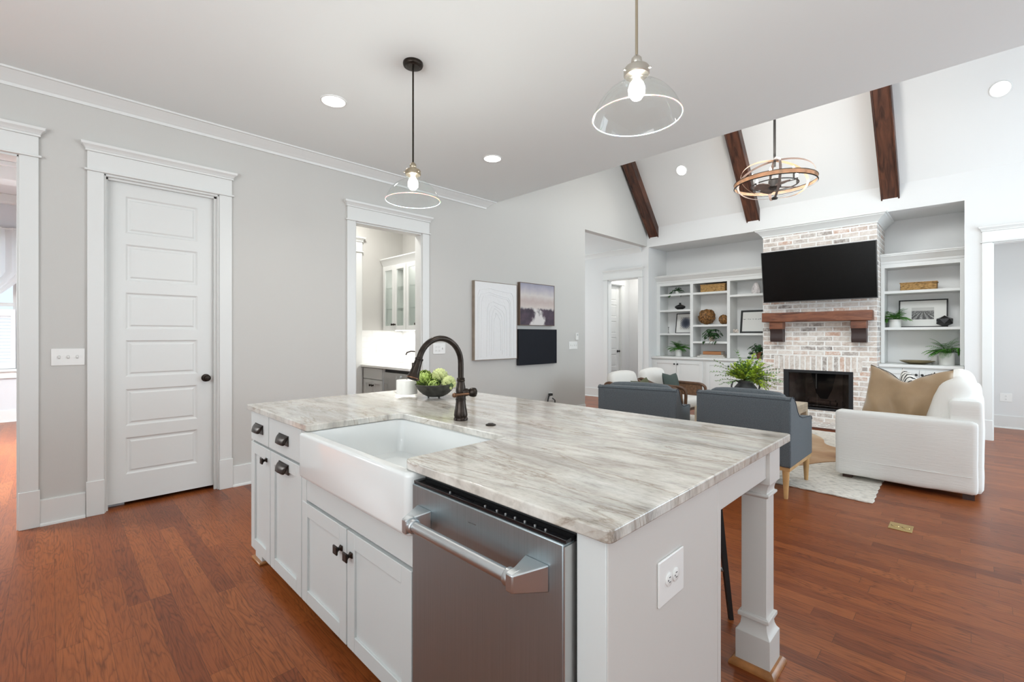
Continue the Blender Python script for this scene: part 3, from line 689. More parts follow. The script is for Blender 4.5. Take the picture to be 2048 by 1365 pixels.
for k, (sx0, sx1) in enumerate(((wx0+0.01, -0.945), (-0.925, wx1-0.01))):
    sh = thing('window_shutter', 'white louvred shutter panel on lower window, %s' % ('far side hidden by the wall' if k == 0 else 'right-hand leaf beside the opening'), 'shutter', ((sx0+sx1)/2, 10.30, 0.805), 0)
    f = MB(); slab(f, (sx0, 10.30, 0.805), (sx1, 10.33, 1.70), 'y', [(sx0+0.05, sx1-0.05, 0.90, 1.60)])
    f.build('frame', SHUT, sh)
    lv = MB(); z = 0.93
    while z < 1.59:
        lv.prism([(sx0+0.05, 10.298, z-0.018), (sx0+0.05, 10.302, z-0.020), (sx0+0.05, 10.334, z+0.020), (sx0+0.05, 10.330, z+0.022)], (sx1-sx0-0.10, 0, 0)); z += 0.05
    lv.build('louvres', SHUT, sh)
cur = thing('curtain', 'sheer white curtain swept to one side of the front room window', 'curtain', (-0.9, 10.2, 1.7))
def sheer():
    m, t, b = nt('sheer_curtain'); b.inputs['Base Color'].default_value = (0.86, 0.86, 0.85, 1); b.inputs['Roughness'].default_value = 0.9
    tl = N(t, 'ShaderNodeBsdfTranslucent'); tl.inputs[0].default_value = (0.9, 0.9, 0.88, 1)
    mx = N(t, 'ShaderNodeMixShader'); mx.inputs[0].default_value = 0.5; o = t.nodes['Material Output']
    t.links.new(b.outputs[0], mx.inputs[1]); t.links.new(tl.outputs[0], mx.inputs[2]); t.links.new(mx.outputs[0], o.inputs[0]); return m
m = MB(); nu, nv = 60, 26; G = []
for j in range(nv):
    z = 2.92-j*(2.92-1.42)/(nv-1); row = []
    tt = j/(nv-1)
    for i in range(nu):
        s = i/(nu-1); x0 = -1.62; x1 = -0.25 - 0.95*max(0, tt-0.45)**1.1*1.6
        x = x0+(x1-x0)*s; y = 10.20+0.022*math.sin(s*70)+0.01*math.sin(s*31+tt*3)
        row.append(m.bm.verts.new((x, y, z-0.18*max(0, 0.55-s)*tt)))
    G.append(row)
for j in range(nv-1):
    for i in range(nu-1): m.bm.faces.new((G[j][i], G[j][i+1], G[j+1][i+1], G[j+1][i]))
m.build('drape', sheer(), cur)
MB().tube([(-1.70, 10.2, 2.90), (-0.2, 10.2, 2.90)], 0.010).build('curtain_rod', TRIM, cur)
# outdoors beyond the front room window: a hedge-like backdrop kept simple and real
struct('window_2', slab(MB(), (-0.7, YR-0.02, 0.7), (2.5, YR+0.02, 2.8), 'y', [(-0.6, 0.35, 0.8, 2.7), (0.42, 1.38, 0.8, 2.7), (1.45, 2.4, 0.8, 2.7)]), TRIM)
struct('window_3', slab(MB(), (4.4, YR-0.02, 0.3), (8.0, YR+0.02, 2.8), 'y', [(4.5, 5.58, 0.4, 2.7), (5.66, 6.74, 0.4, 2.7), (6.82, 7.9, 0.4, 2.7)]), TRIM)
struct('window_4', slab(MB(), (XB-0.02, -1.7, 0.55), (XB+0.02, 2.1, 2.85), 'x', [(-1.6, -0.45, 0.65, 2.75), (-0.37, 0.78, 0.65, 2.75), (0.86, 2.0, 0.65, 2.75)]), TRIM)

zs = lambda x: 3.39+1.2*(x-XE)
m = MB()
for xa, xb in ((4.42, 4.50), (5.05, 5.13)): m.prism([(xa, -1.9, zs(xa)-0.04), (xb, -1.9, zs(xb)-0.04), (xb, -1.9, zs(xb)), (xa, -1.9, zs(xa))], (0, 5.8, 0))
struct('fill_light_frame', m, TRIM)  # made-up skylight frame around the added far-wall fill
# ------------------------------------------------------------------ vault beams and lights
def bw(o): return o
for (y0, y1, lab) in ((4.27, 4.465, 'dark stained ceiling beam against the left wall, nearest the hall opening'), (2.48, 2.685, 'dark stained ceiling beam partly hidden behind the ring fan'), (0.712, 0.915, 'dark stained ceiling beam above the right end of the chimney')):
    zc = lambda x: 3.39+1.2*(XF-x)
    bt = thing('ceiling_beam', lab, 'ceiling beam', (XF, (y0+y1)/2, 3.19))
    m = MB().prism([(XF, y0+0.018, 3.21), (XF, y0+0.018, 3.39), (6.2, y0+0.018, RZ), (6.2, y0+0.018, RZ-0.19)], (0, y1-y0-0.036, 0))
    m.build('soffit_board', BEAMW, bt)
    m = MB()
    for yy in (y0, y1-0.018): m.prism([(XF, yy, 3.19), (XF, yy, 3.39), (6.2, yy, RZ), (6.2, yy, RZ-0.21)], (0, 0.018, 0))
    m.build('side_board', BEAMW, bt, bevel=0.003)

def downlight(x, y, z, lab, tilt=None, power=18, r=0.095):
    t = thing('recessed_light', lab, 'ceiling light', (x, y, z), 0, 'recessed ceiling lights')
    R = tilt if tilt else Matrix.Identity(3)
    tr = MB().lathe([(r-0.014, -0.001), (r-0.012, -0.007), (r-0.003, -0.007), (r, -0.002), (r, 0.004), (r-0.014, 0.004)], (x, y, z), 40, rot=R, capb=False, capt=False)
    tr.build('trim_ring', TRIM, t)
    off = R @ Vector((0, 0, 0.004)) if not tilt else R @ Vector((0, 0, -0.002))
    MB().lathe([(r-0.014, -0.0035), (r-0.014, 0.002)], Vector((x, y, z)), 40, rot=R).build('lens', LENS, t)
    l = bpy.data.lights.new('downlight_glow', 'SPOT'); l.energy = power; l.spot_size = math.radians(130); l.spot_blend = 0.9; l.shadow_soft_size = 0.08; l.color = WARM
    o = bpy.data.objects.new('downlight_glow', l); C.objects.link(o); o.location = Vector((x, y, z)) + R @ Vector((0, 0, -0.03))
    o.rotation_euler = R.to_euler()
downlight(1.488, 3.367, ZC, 'round recessed kitchen ceiling light nearest the white panel door')
downlight(3.078, 3.350, ZC, 'round recessed kitchen ceiling light nearest the great room')
vt = Matrix.Rotation(math.atan(1.2), 3, 'Y')
downlight(7.631, 3.528, 3.39+1.2*(XF-7.631), 'round recessed light on the vault between the two left beams', vt, 25)
downlight(7.647, -0.221, 3.39+1.2*(XF-7.647), 'round recessed light on the vault at the far right', vt, 25)

# ------------------------------------------------------------------ pendants
def pendant(x, y, lab, rodm, metal):
    t = thing('pendant_light', lab, 'pendant light', (x, y, 2.165))
    MB().lathe([(0.062, ZC), (0.064, ZC-0.012), (0.060, ZC-0.022), (0.045, ZC-0.024), (0.042, ZC-0.028), (0.012, ZC-0.030)], (x, y, 0), 40).build('canopy', BRONZE, t)
    MB().tube([(x, y, ZC-0.028), (x, y, 2.405)], 0.0055, 12).build('rod', rodm, t)
    MB().lathe([(0.009, 2.41), (0.020, 2.398), (0.022, 2.385), (0.020, 2.378), (0.024, 2.374), (0.024, 2.366), (0.046, 2.362), (0.050, 2.355), (0.050, 2.334), (0.046, 2.330)], (x, y, 0), 36).build('socket_cap', metal, t)
    prof = [(0.043, 2.340), (0.044, 2.320), (0.050, 2.305), (0.067, 2.293), (0.092, 2.279), (0.112, 2.264), (0.130, 2.245), (0.149, 2.219), (0.163, 2.191), (0.172, 2.165)]
    MB().lathe(prof, (x, y, 0), 64, capb=False, capt=False).build('glass_shade', GLASS, t, smooth=80)
    MB().ring((x, y, 2.165), 0.172, 0.0022, 64, 8).build('glass_rim', GLASSR, t)
    MB().lathe([(0.012, 2.335), (0.014, 2.315), (0.026, 2.30), (0.033, 2.278), (0.031, 2.256), (0.018, 2.238), (0.001, 2.233)], (x, y, 0), 24).build('bulb', BULB, t)
    for a in (0.6, 2.7, 4.8):
        MB().tube([(x+0.048*math.cos(a), y+0.048*math.sin(a), 2.344), (x+0.060*math.cos(a), y+0.060*math.sin(a), 2.344)], 0.004, 8).build('thumb_screw', metal, t)
    l = bpy.data.lights.new('pendant_glow', 'POINT'); l.energy = 9; l.shadow_soft_size = 0.05; l.color = WARM
    o = bpy.data.objects.new('pendant_glow', l); C.objects.link(o); o.location = (x, y, 2.21)
pendant(1.641, 2.538, 'clear glass pendant on a long dark rod, the whole rod and ceiling canopy in view', BRONZE, NICKEL)
pendant(1.640, 0.942, 'nearer and larger-looking clear glass pendant whose rod runs out of the top of the photo', NICKEL, mat('pendant_nickel', (0.50, 0.47, 0.42), 0.3, metal=1.0))

# ------------------------------------------------------------------ island
ix0, ix1, iy0, iy1 = 0.807, 2.135, 0.524, 3.002
zt, zb = 0.900, 0.870
# worktop with the sink cut-out (front notch)
cx1, cy0, cy1 = 1.285, 1.310, 2.100
def arc(cx, cy, r, a0, a1, n=6): return [(cx+r*math.cos(a0+(a1-a0)*i/n), cy+r*math.sin(a0+(a1-a0)*i/n)) for i in range(n+1)]
r = 0.018; rr = 0.035; q = PI/2
out = arc(ix0+r, iy0+r, r, PI, 1.5*PI) + arc(ix1-r, iy0+r, r, 1.5*PI, 2*PI) + arc(ix1-r, iy1-r, r, 0, q) + arc(ix0+r, iy1-r, r, q, PI)
out += arc(ix0+r, cy1+r, r, PI, 1.5*PI) + arc(cx1-rr, cy1-rr, rr, q, 0) + arc(cx1-rr, cy0+rr, rr, 0, -q) + arc(ix0+rr, cy0-rr, rr, q, PI)
m = MB().prism([(x, y, zb) for x, y in out], (0, 0, zt-zb))
top = m.build('island_worktop', GRANITE, bevel=0.004, seg=3)
tag(top, 'streaky cream and taupe granite worktop covering the kitchen island', 'worktop')
# frame of the island
XFc = 0.825
fr = thing('kitchen_island', 'white painted island end panel, filler, apron and square table post under the worktop', 'kitchen island', (1.45, 1.75, 0))
MB().box((XFc+0.004, 0.5437, 0.0), (1.419, 0.565, zb)).build('end_panel', CABG, fr, bevel=0.002)
MB().box((XFc, 0.545, 0.0), (XFc+0.03, 0.622, zb)).build('filler_strip', CAB, fr, bevel=0.002)
MB().box((1.421, 0.5437, 0.0), (1.447, 2.98, zb)).build('back_panel', CABG, fr, bevel=0.003)
MB().box((0.85, 2.955, 0.0), (1.419, 2.98, zb)).build('far_end_panel', CABG, fr, bevel=0.002)
MB().box((1.447, 0.556, 0.756), (1.927, 0.580, zb)).box((1.447, 2.94, 0.756), (1.927, 2.964, zb)).box((2.0, 0.669, 0.756), (2.024, 2.86, zb)).build('apron', CABG, fr, bevel=0.002)
def post(x0, y0):
    w_ = 0.125; cx, cy = x0+w_/2, y0+w_/2
    m = MB()
    prof = [(0.0625, 0.022), (0.0625, 0.137), (0.060, 0.139), (0.0535, 0.148), (0.0485, 0.162), (0.0465, 0.178), (0.0465, 0.190), (0.056, 0.192), (0.0565, 0.200), (0.056, 0.207), (0.0455, 0.210),
            (0.0455, 0.672), (0.052, 0.676), (0.056, 0.681), (0.056, 0.688), (0.048, 0.691), (0.0475, 0.700), (0.050, 0.712), (0.0545, 0.723), (0.0575, 0.730), (0.0625, 0.731), (0.0625, zb)]
    rings = []
    for h, z in prof: rings.append([m.bm.verts.new((cx+a*h, cy+b*h, z)) for a, b in ((-1,-1),(1,-1),(1,1),(-1,1))])
    for A, B in zip(rings, rings[1:]):
        for i in range(4): m.bm.faces.new((A[i], A[(i+1) % 4], B[(i+1) % 4], B[i]))
    m.bm.faces.new(rings[0][::-1]); m.bm.faces.new(rings[-1])
    p = m.build('post', CABG, fr, bevel=0.0015, smooth=20)
    s = MB(); h0, h1 = 0.0625, 0.083
    pr = [(h0, 0), (h1, 0), (h1, 0.007), (h1-0.004, 0.016), (h0+0.008, 0.024), (h0, 0.025)]
    R = [[s.bm.verts.new((cx+a*h, cy+b*h, z)) for a, b in ((-1,-1),(1,-1),(1,1),(-1,1))] for h, z in pr]
    for A, B in zip(R, R[1:]+R[:1]):
        for i in range(4): s.bm.faces.new((A[i], A[(i+1) % 4], B[(i+1) % 4], B[i]))
    q_ = s.build('shoe_moulding', SHOE, p); q_['label'] = 'golden brown stained shoe moulding'
    MB().box((cx-0.0625, cy-0.0625, 0), (cx+0.0625, cy+0.0625, 0.022)).build('post_foot', CABG, p)
post(1.925, 0.5437); post(1.925, 2.86)

def shaker(mb, x, y0, y1, z0, z1, st=0.062, t=0.020):
    """shaker door facing -X with front at x"""
    slab(mb, (x, y0, z0), (x+t, y1, z1), 'x', [(y0+st, y1-st, z0+st, z1-st)])
    mb.box((x+0.009, y0+st-0.002, z0+st-0.002), (x+t, y1-st+0.002, z1-st+0.002))
    return mb
def cup_pull(x, y, z, parent, w=0.124):
    m = MB(); n = 12; R = []
    # quarter-round hood opening downwards
    for i, s in enumerate((-1, -0.93, -0.7, 0, 0.7, 0.93, 1)):
        yy = y+s*w/2; sc = 1.0 if abs(s) < 0.95 else 0.9
        dep = 0.028*(1-0.35*abs(s)**4)
        ring = [(x, yy, z+0.021)]
        for k in range(n): a = PI/2*k/(n-1); ring.append((x-dep*math.sin(a)*sc-0.002, yy, z+0.020-0.040*(1-math.cos(a))*sc))
        R.append([m.bm.verts.new(p) for p in ring])
    for A, B in zip(R, R[1:]):
        for k in range(len(A)-1): m.bm.faces.new((A[k], A[k+1], B[k+1], B[k]))
    m.bm.faces.new(R[0]); m.bm.faces.new(R[-1][::-1])
    m.box((x-0.003, y-w/2-0.003, z-0.026), (x, y+w/2+0.003, z+0.024))
    return m.build('cup_pull', BRONZE, parent, solid=0.002, smooth=50)
def sq_knob(x, y, z, parent, s=0.016, mt=None, name='knob'):
    m = MB(); prof = [(0.011, 0), (0.011, -0.003), (0.006, -0.010), (0.006, -0.014), (0.010, -0.020), (s, -0.024), (s+0.001, -0.028), (s*0.9, -0.031)]
    R = [[m.bm.verts.new((x+d, y+a*h, z+b*h)) for a, b in ((-1,-1),(1,-1),(1,1),(-1,1))] for h, d in prof]
    for A, B in zip(R, R[1:]):
        for i in range(4): m.bm.faces.new((A[i], A[(i+1) % 4], B[(i+1) % 4], B[i]))
    m.bm.faces.new(R[0][::-1]); m.bm.faces.new(R[-1])
    return m.build(name, mt or BRONZE, parent, bevel=0.0015)
# drawer cabinet (left end)
dc = thing('drawer_cabinet', 'white island cabinet with two drawers above two doors, at the far left end', 'cabinet', (1.1, 2.6, 0))
MB().box((XFc+0.022, 2.215, 0.10), (1.40, 2.95, zb)).build('cabinet_body', CAB, dc)
MB().box((XFc+0.010, 2.957, 0.075), (XFc+0.022, 2.98, zb)).box((XFc+0.022, 2.955, 0.75), (XFc+0.03, 2.98, 0.8)).build('corner_stile', CAB, dc)
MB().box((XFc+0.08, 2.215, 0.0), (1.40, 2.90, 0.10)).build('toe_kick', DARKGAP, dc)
def drawer(y0, y1, z0, z1):
    d = MB().box((XFc, y0, z0), (XFc+0.021, y1, z1)).build('drawer', CAB, dc, bevel=0.0025)
    cup_pull(XFc, (y0+y1)/2, (z0+z1)/2, d)
drawer(2.676, 2.974, 0.700, 0.862); drawer(2.216, 2.666, 0.700, 0.862)
d = shaker(MB(), XFc, 2.650, 2.974, 0.075, 0.688).build('door', CAB, dc, bevel=0.002); sq_knob(XFc, 2.700, 0.628, d)
d = shaker(MB(), XFc, 2.216, 2.642, 0.075, 0.688).build('door', CAB, dc, bevel=0.002); cup_pull(XFc, 2.44, 0.640, d, 0.125)
m = MB()
pr = [(0.05, 0.10), (0.045, 0.085), (0.036, 0.07), (0.036, 0.02)]
m.box((0.848, 2.86, 0.0), (0.93, 2.97, 0.05)).box((0.842, 2.85, 0.05), (0.935, 2.976, 0.10)).build('foot', CAB, dc, bevel=0.004)
MB().box((0.830, 2.84, 0), (0.940, 2.988, 0.014)).build('shoe_moulding', SHOE, dc, bevel=0.004)
# sink cabinet
sc = thing('sink_cabinet', 'white double-door island cabinet under the apron sink', 'cabinet', (1.1, 1.75, 0))
MB().box((XFc+0.022, 1.285, 0.10), (1.40, 2.195, 0.535)).box((XFc+0.004, 1.285, 0.548), (XFc+0.03, 2.195, 0.66)).box((XFc+0.035, 1.285, 0.535), (1.34, 2.195, 0.655)).build('cabinet_body', CAB, sc)
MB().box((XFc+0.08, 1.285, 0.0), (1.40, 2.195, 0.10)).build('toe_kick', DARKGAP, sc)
MB().box((XFc+0.002, 2.158, 0.075), (XFc+0.022, 2.212, 0.86)).build('stile', CAB, sc)
d = shaker(MB(), XFc, 1.753, 2.208, 0.075, 0.535).build('door', CAB, sc, bevel=0.002); sq_knob(XFc, 1.792, 0.448, d, 0.017)
d = shaker(MB(), XFc, 1.286, 1.745, 0.075, 0.535).build('door', CAB, sc, bevel=0.002); sq_knob(XFc, 1.706, 0.448, d, 0.017)
# apron sink
def sink():
    t = thing('apron_sink', 'white fireclay farmhouse sink with a deep plain apron front', 'sink', (1.05, 1.69, 0.66))
    x0, x1, y0, y1, z0, z1 = 0.782, 1.335, 1.237, 2.143, 0.665, 0.868
    m = MB()
    def loop(x0, x1, y0, y1, r, z, n=6): return [m.bm.verts.new((x, y, z)) for x, y in arc(x0+r, y0+r, r, PI, 1.5*PI, n)+arc(x1-r, y0+r, r, 1.5*PI, 2*PI, n)+arc(x1-r, y1-r, r, 0, q, n)+arc(x0+r, y1-r, r, q, PI, n)]
    L = []
    for k in range(5):
        a = PI/2*k/4; i = 0.020*(1-math.sin(a)); zz = z0+0.020*(1-math.cos(a)); L.append(loop(x0+i, x1-i, y0+i, y1-i, 0.030, zz))
    for k in range(5):
        a = PI/2*k/4; i = 0.012*(1-math.cos(a)); zz = z1-0.012*(1-math.sin(a)); L.append(loop(x0+i, x1-i, y0+i, y1-i, 0.028, zz))
    wl = 0.042
    for i, zz in ((wl-0.006, z1), (wl, z1-0.006), (wl+0.004, z1-0.09), (wl+0.010, z0+0.075), (wl+0.022, z0+0.045), (wl+0.055, z0+0.030)):
        L.append(loop(x0+i, x1-i, y0+i, y1-i, 0.035, zz))
    for A, B in zip(L, L[1:]):
        for i in range(len(A)): m.bm.faces.new((A[i], A[(i+1) % len(A)], B[(i+1) % len(A)], B[i]))
    m.bm.faces.new(L[0][::-1]); m.bm.faces.new(L[-1])
    m.build('basin', CERAMIC, t, smooth=40)
    MB().lathe([(0.045, z0+0.030), (0.045, z0+0.033), (0.03, z0+0.034), (0.028, z0+0.031)], (1.07, 1.69, 0), 28).build('drain', STEELL, t)
    MB().box((1.2895, 1.452, 0.842), (1.2905, 1.482, 0.850)).tf(Matrix.Identity(4)).build('maker_stamp', mat('stamp_grey', (0.45, 0.47, 0.5), 0.5), t)
sink()
# dishwasher
dw = thing('dishwasher', 'stainless steel dishwasher with a chunky bar handle at the island corner', 'dishwasher', (1.1, 0.93, 0))
DX = 0.790
MB().box((0.838, 0.632, 0.10), (1.38, 1.226, 0.868)).build('tub', mat('dark_tub', (0.03, 0.03, 0.03), 0.5), dw)
MB().box((DX, 0.632, 0.10), (0.832, 1.226, 0.843)).build('door', STEEL, dw, bevel=0.003)
MB().box((DX+0.002, 0.629, 0.10), (0.834, 0.632, 0.838)).build('door_edge', mat('door_edge_steel', (0.55, 0.55, 0.54), 0.3, metal=0.9), dw)
MB().box((DX+0.006, 0.630, 0.843), (0.834, 1.226, 0.852)).build('control_strip', BLACKG, dw, bevel=0.001)
for yy in (1.055, 0.905, 0.86, 0.828, 0.795, 0.762, 0.729, 0.696):
    MB().lathe([(0.0035, 0.852), (0.0035, 0.8545), (0.002, 0.8555)], (DX+0.016, yy, 0), 10).build('control_button', STEELL, dw)
MB().box((DX+0.013, 0.955, 0.852), (DX+0.019, 1.035, 0.8532)).build('display_window', BLACKG, dw)
MB().box((0.86, 0.632, 0.0), (0.88, 1.226, 0.10)).build('toe_kick', BLACK, dw)
h = thing  # bracketed bar handle
hz = 0.755
bar = MB().tube([(DX-0.058, 0.735, hz), (DX-0.058, 1.135, hz)], 0.0155, 20).build('handle', STEELL, dw)
for y_in, y_out in ((0.745, 0.672), (1.125, 1.198)):
    m = MB()
    # collar on the bar, then a tapering bracket to the door
    dy = 1 if y_out > y_in else -1
    m.lathe([(0.0195, 0), (0.0205, 0.004), (0.0205, 0.016), (0.019, 0.02)], (DX-0.058, y_in-0.004*dy if dy > 0 else y_in-0.016, hz), 24, axis='y')
    y1_ = y_in+0.012*dy
    m.prism([(DX-0.079, y1_, hz-0.0205), (DX-0.079, y1_, hz+0.0195), (DX-0.066, y1_, hz+0.0235), (DX-0.04, y1_, hz+0.0235), (DX-0.04, y1_, hz-0.0205)], (0, 0.022*dy, 0))
    A = [(DX-0.079, y1_+0.022*dy, hz-0.0205), (DX-0.079, y1_+0.022*dy, hz+0.0195), (DX-0.05, y1_, hz+0.0235), (DX-0.05, y1_, hz-0.0205)]
    B = [(DX, y_out, hz-0.032), (DX, y_out, hz+0.030), (DX, y_in+0.0*dy, hz+0.030), (DX, y_in, hz-0.032)]
    av = [m.bm.verts.new(p) for p in A]; bv = [m.bm.verts.new(p) for p in B]
    for i in range(4): m.bm.faces.new((av[i], av[(i+1) % 4], bv[(i+1) % 4], bv[i]))
    m.bm.faces.new(av); m.bm.faces.new(bv[::-1])
    m.build('handle_bracket', STEELL, bar, bevel=0.003, seg=3, smooth=30)
MB().box((DX-0.0006, 0.925, 0.800), (DX, 0.955, 0.803)).build('maker_badge', mat('badge', (0.08, 0.08, 0.08), 0.4), dw)

# socket on the end panel
def duplex(kind, plane, s, z, name, label, cat, w=0.118, h=0.118, kind_='outlet2', group=None):
    F = frame(kind, plane)
    p = MB().box(F(s-w/2, 0, z-h/2), F(s+w/2, 0.006, z+h/2))
    t = thing(name, label, cat, F(s, 0, z), 0, group)
    p.build('cover_plate', PLATE, t, bevel=0.003, seg=3)
    slot = mat('slot_dark', (0.06, 0.06, 0.06), 0.6) if 'slot_dark' not in bpy.data.materials else bpy.data.materials['slot_dark']
    def rec(ds):
        for dz in (-0.021, 0.021):
            MB().box(F(s+ds-0.017, 0.006, z+dz-0.014), F(s+ds+0.017, 0.0085, z+dz+0.014)).build('socket', PLATE, t, bevel=0.002)
            m = MB()
            for a in (-0.006, 0.006): m.box(F(s+ds+a-0.001, 0.0085, z+dz-0.002), F(s+ds+a+0.001, 0.0088, z+dz+0.007))
            m.box(F(s+ds-0.002, 0.0085, z+dz-0.010), F(s+ds+0.002, 0.0088, z+dz-0.006)); m.build('slot', slot, t)
    def tog(ds):
        MB().box(F(s+ds-0.006, 0.006, z-0.012), F(s+ds+0.006, 0.0075, z+0.012)).build('toggle_plate', slot if False else mat('toggle_grey', (0.55, 0.55, 0.53), 0.5), t)
        MB().box(F(s+ds-0.004, 0.006, z-0.006), F(s+ds+0.004, 0.018, z+0.008)).build('toggle', PLATE, t, bevel=0.001)
    if kind_ == 'outlet2':   # twin sockets side by side lying sideways
        for ds in (-0.018, 0.018):
            m = MB().lathe([(0.0165, 0.006), (0.0165, 0.0085), (0.015, 0.0092)], (0, 0, 0), 24)
            M4 = Matrix.Rotation(PI/2, 4, 'X') if kind == 'y' else Matrix.Rotation(-PI/2, 4, 'Y')
            m.tf(Matrix.Translation(F(s+ds, 0, z)) @ M4); m.build('socket', PLATE, t)
            m = MB()
            for a in (-0.006, 0.006): m.box(F(s+ds-0.004, 0.0092, z+a-0.001), F(s+ds+0.004, 0.0096, z+a+0.001))
            m.box(F(s+ds-0.010, 0.0092, z-0.002), F(s+ds-0.006, 0.0096, z+0.002)); m.build('slot', slot, t)
    elif kind_ == 'duplex': rec(0)
    else:
        for k, ch in enumerate(kind_):
            ds = (k-(len(kind_)-1)/2)*0.046
            (tog if ch == 't' else rec)(ds)
    return t
# position of this plate: u 1323..1371, v 1104..1202
duplex('y', 0.5437, 1.110, 0.691, 'electrical_outlet', 'white wall socket on the end panel of the kitchen island', 'outlet', 0.135, 0.112)
duplex('y', YL, 0.0855, 1.150, 'light_switch', 'white triple toggle switch plate between the left opening and the panel door', 'light switch', 0.172, 0.118, 'ttt')
duplex('y', YL, 3.278, 1.147, 'light_switch', 'white three-gang plate of sockets and switch right of the pantry doorway', 'light switch', 0.178, 0.128, 'rrt')
duplex('y', YL, 5.887, 1.148, 'light_switch', 'white four-toggle switch plate near the hall opening', 'light switch', 0.215, 0.122, 'tttt')
th = thing('thermostat', 'small white upright wall controller above the four-toggle switch plate', 'thermostat', (5.975, YL, 1.235))
MB().box((5.945, YL-0.022, 1.235), (6.005, YL, 1.345)).build('housing', PLATE, th, bevel=0.004); MB().box((5.957, YL-0.024, 1.30), (5.993, YL-0.022, 1.33)).build('screen', mat('screen_grey', (0.55, 0.56, 0.55), 0.4), th)
duplex('x', 9.5, -0.327, 0.43, 'electrical_outlet', 'white socket low on the grey wall beyond the right doorway', 'outlet', 0.118, 0.118, 'duplex')
cb = duplex('y', YL, 5.33, 0.385, 'electrical_outlet', 'white socket with black cords plugged in, low on the wall below the paintings', 'outlet', 0.08, 0.118, 'duplex')
MB().box((5.27, YL-0.05, 0.40), (5.33, YL-0.0088, 0.435)).build('plug', BLACK, cb, bevel=0.006)
MB().tube([(5.28, YL-0.04, 0.42), (5.235, YL-0.05, 0.40), (5.21, YL-0.05, 0.33), (5.20, YL-0.045, 0.10), (5.15, YL-0.05, 0.012)], 0.012, 8).build('cord', BLACK, cb)
MB().tube([(5.35, YL-0.02, 0.36), (5.365, YL-0.06, 0.33), (5.37, YL-0.05, 0.10), (5.42, YL-0.06, 0.012)], 0.009, 8).build('cord', BLACK, cb)

# faucet
def faucet():
    fx, fy = 1.376, 1.72
    t = thing('kitchen_faucet', 'oil-rubbed bronze gooseneck pull-down faucet behind the apron sink', 'faucet', (fx, fy, zt))
    B = MB().lathe([(0.033, 0.900), (0.034, 0.906), (0.032, 0.912), (0.030, 0.914), (0.032, 0.920), (0.0325, 0.926), (0.0295, 0.945), (0.0255, 0.965), (0.0235, 0.985), (0.0235, 0.993), (0.025, 0.995), (0.025, 1.001), (0.0235, 1.003), (0.0235, 1.030), (0.024, 1.045), (0.0225, 1.055), (0.0195, 1.070), (0.0175, 1.082), (0.0195, 1.084), (0.0200, 1.090), (0.0185, 1.092), (0.0195, 1.098), (0.0155, 1.101)], (fx, fy, 0), 36)
    B.build('body', BRONZE, t)
    pts = [(fx, fy, 1.095), (fx, fy, 1.165)]
    R = 0.118; cz = 1.170
    for i in range(1, 21):
        a = PI*0.93*i/20; pts.append((fx-R+R*math.cos(a), fy, cz+R*math.sin(a)))
    MB().tube(pts, 0.0135, 20).build('gooseneck', BRONZE, t)
    e = Vector(pts[-1]); dirv = (Vector(pts[-1])-Vector(pts[-2])).normalized(); dirv = (dirv+Vector((-0.16, 0, -0.2))).normalized()
    rot = Vector((0, 0, 1)).rotation_difference(dirv).to_matrix()
    hd = MB().lathe([(0.015, -0.006), (0.0185, -0.004), (0.0185, 0.002), (0.0165, 0.004), (0.0185, 0.030), (0.0215, 0.060), (0.0255, 0.078), (0.0285, 0.084), (0.0285, 0.088), (0.0235, 0.092), (0.021, 0.089)], e, 32, rot=rot)
    hd.build('spray_head', BRONZE, t)
    MB().lathe([(0.0285, 0.0835), (0.0290, 0.0845), (0.0290, 0.0875), (0.0285, 0.0885)], e, 32, rot=rot, capb=False, capt=False).build('copper_edge', BRONZE2, t)
    side = rot @ Vector((0.019, 0, 0.038)); p = e+side
    MB().soft(p-Vector((0.004, 0.006, 0.016)), p+Vector((0.006, 0.006, 0.016)), 0.003, 3).build('spray_button', BRONZE, t)
    # side valve and lever
    vd = Vector((0.62, -0.78, 0)).normalized(); rv = Vector((0, 0, 1)).rotation_difference(vd).to_matrix()
    vm = MB().lathe([(0.018, 0.0), (0.019, 0.018), (0.016, 0.024), (0.0165, 0.030), (0.020, 0.034), (0.0225, 0.044), (0.0225, 0.054), (0.019, 0.062), (0.010, 0.066), (0.001, 0.067)], (fx+vd.x*0.012, fy+vd.y*0.012, 1.032), 28, rot=rv)
    vm.build('valve', BRONZE, t)
    k = Vector((fx, fy, 1.028))+vd*0.062
    tip = k+Vector((-0.092, 0.028, -0.004))
    MB().tube([k, k+(tip-k)*0.4, k+(tip-k)*0.8, tip], [0.007, 0.0055, 0.0065, 0.010], 12).lathe([(0.001, -0.012), (0.009, -0.008), (0.012, 0), (0.009, 0.008), (0.001, 0.012)], tip, 16).build('lever', BRONZE2, t)
faucet()
sw = MB().lathe([(0.023, 0.900), (0.023, 0.903), (0.021, 0.905), (0.014, 0.906), (0.013, 0.904), (0.012, 0.904), (0.011, 0.909), (0.001, 0.910)], (1.39, 1.524, 0), 32).build('disposal_button', BRONZE)
tag(sw, 'small round bronze button set in the worktop right of the big faucet', 'air switch')
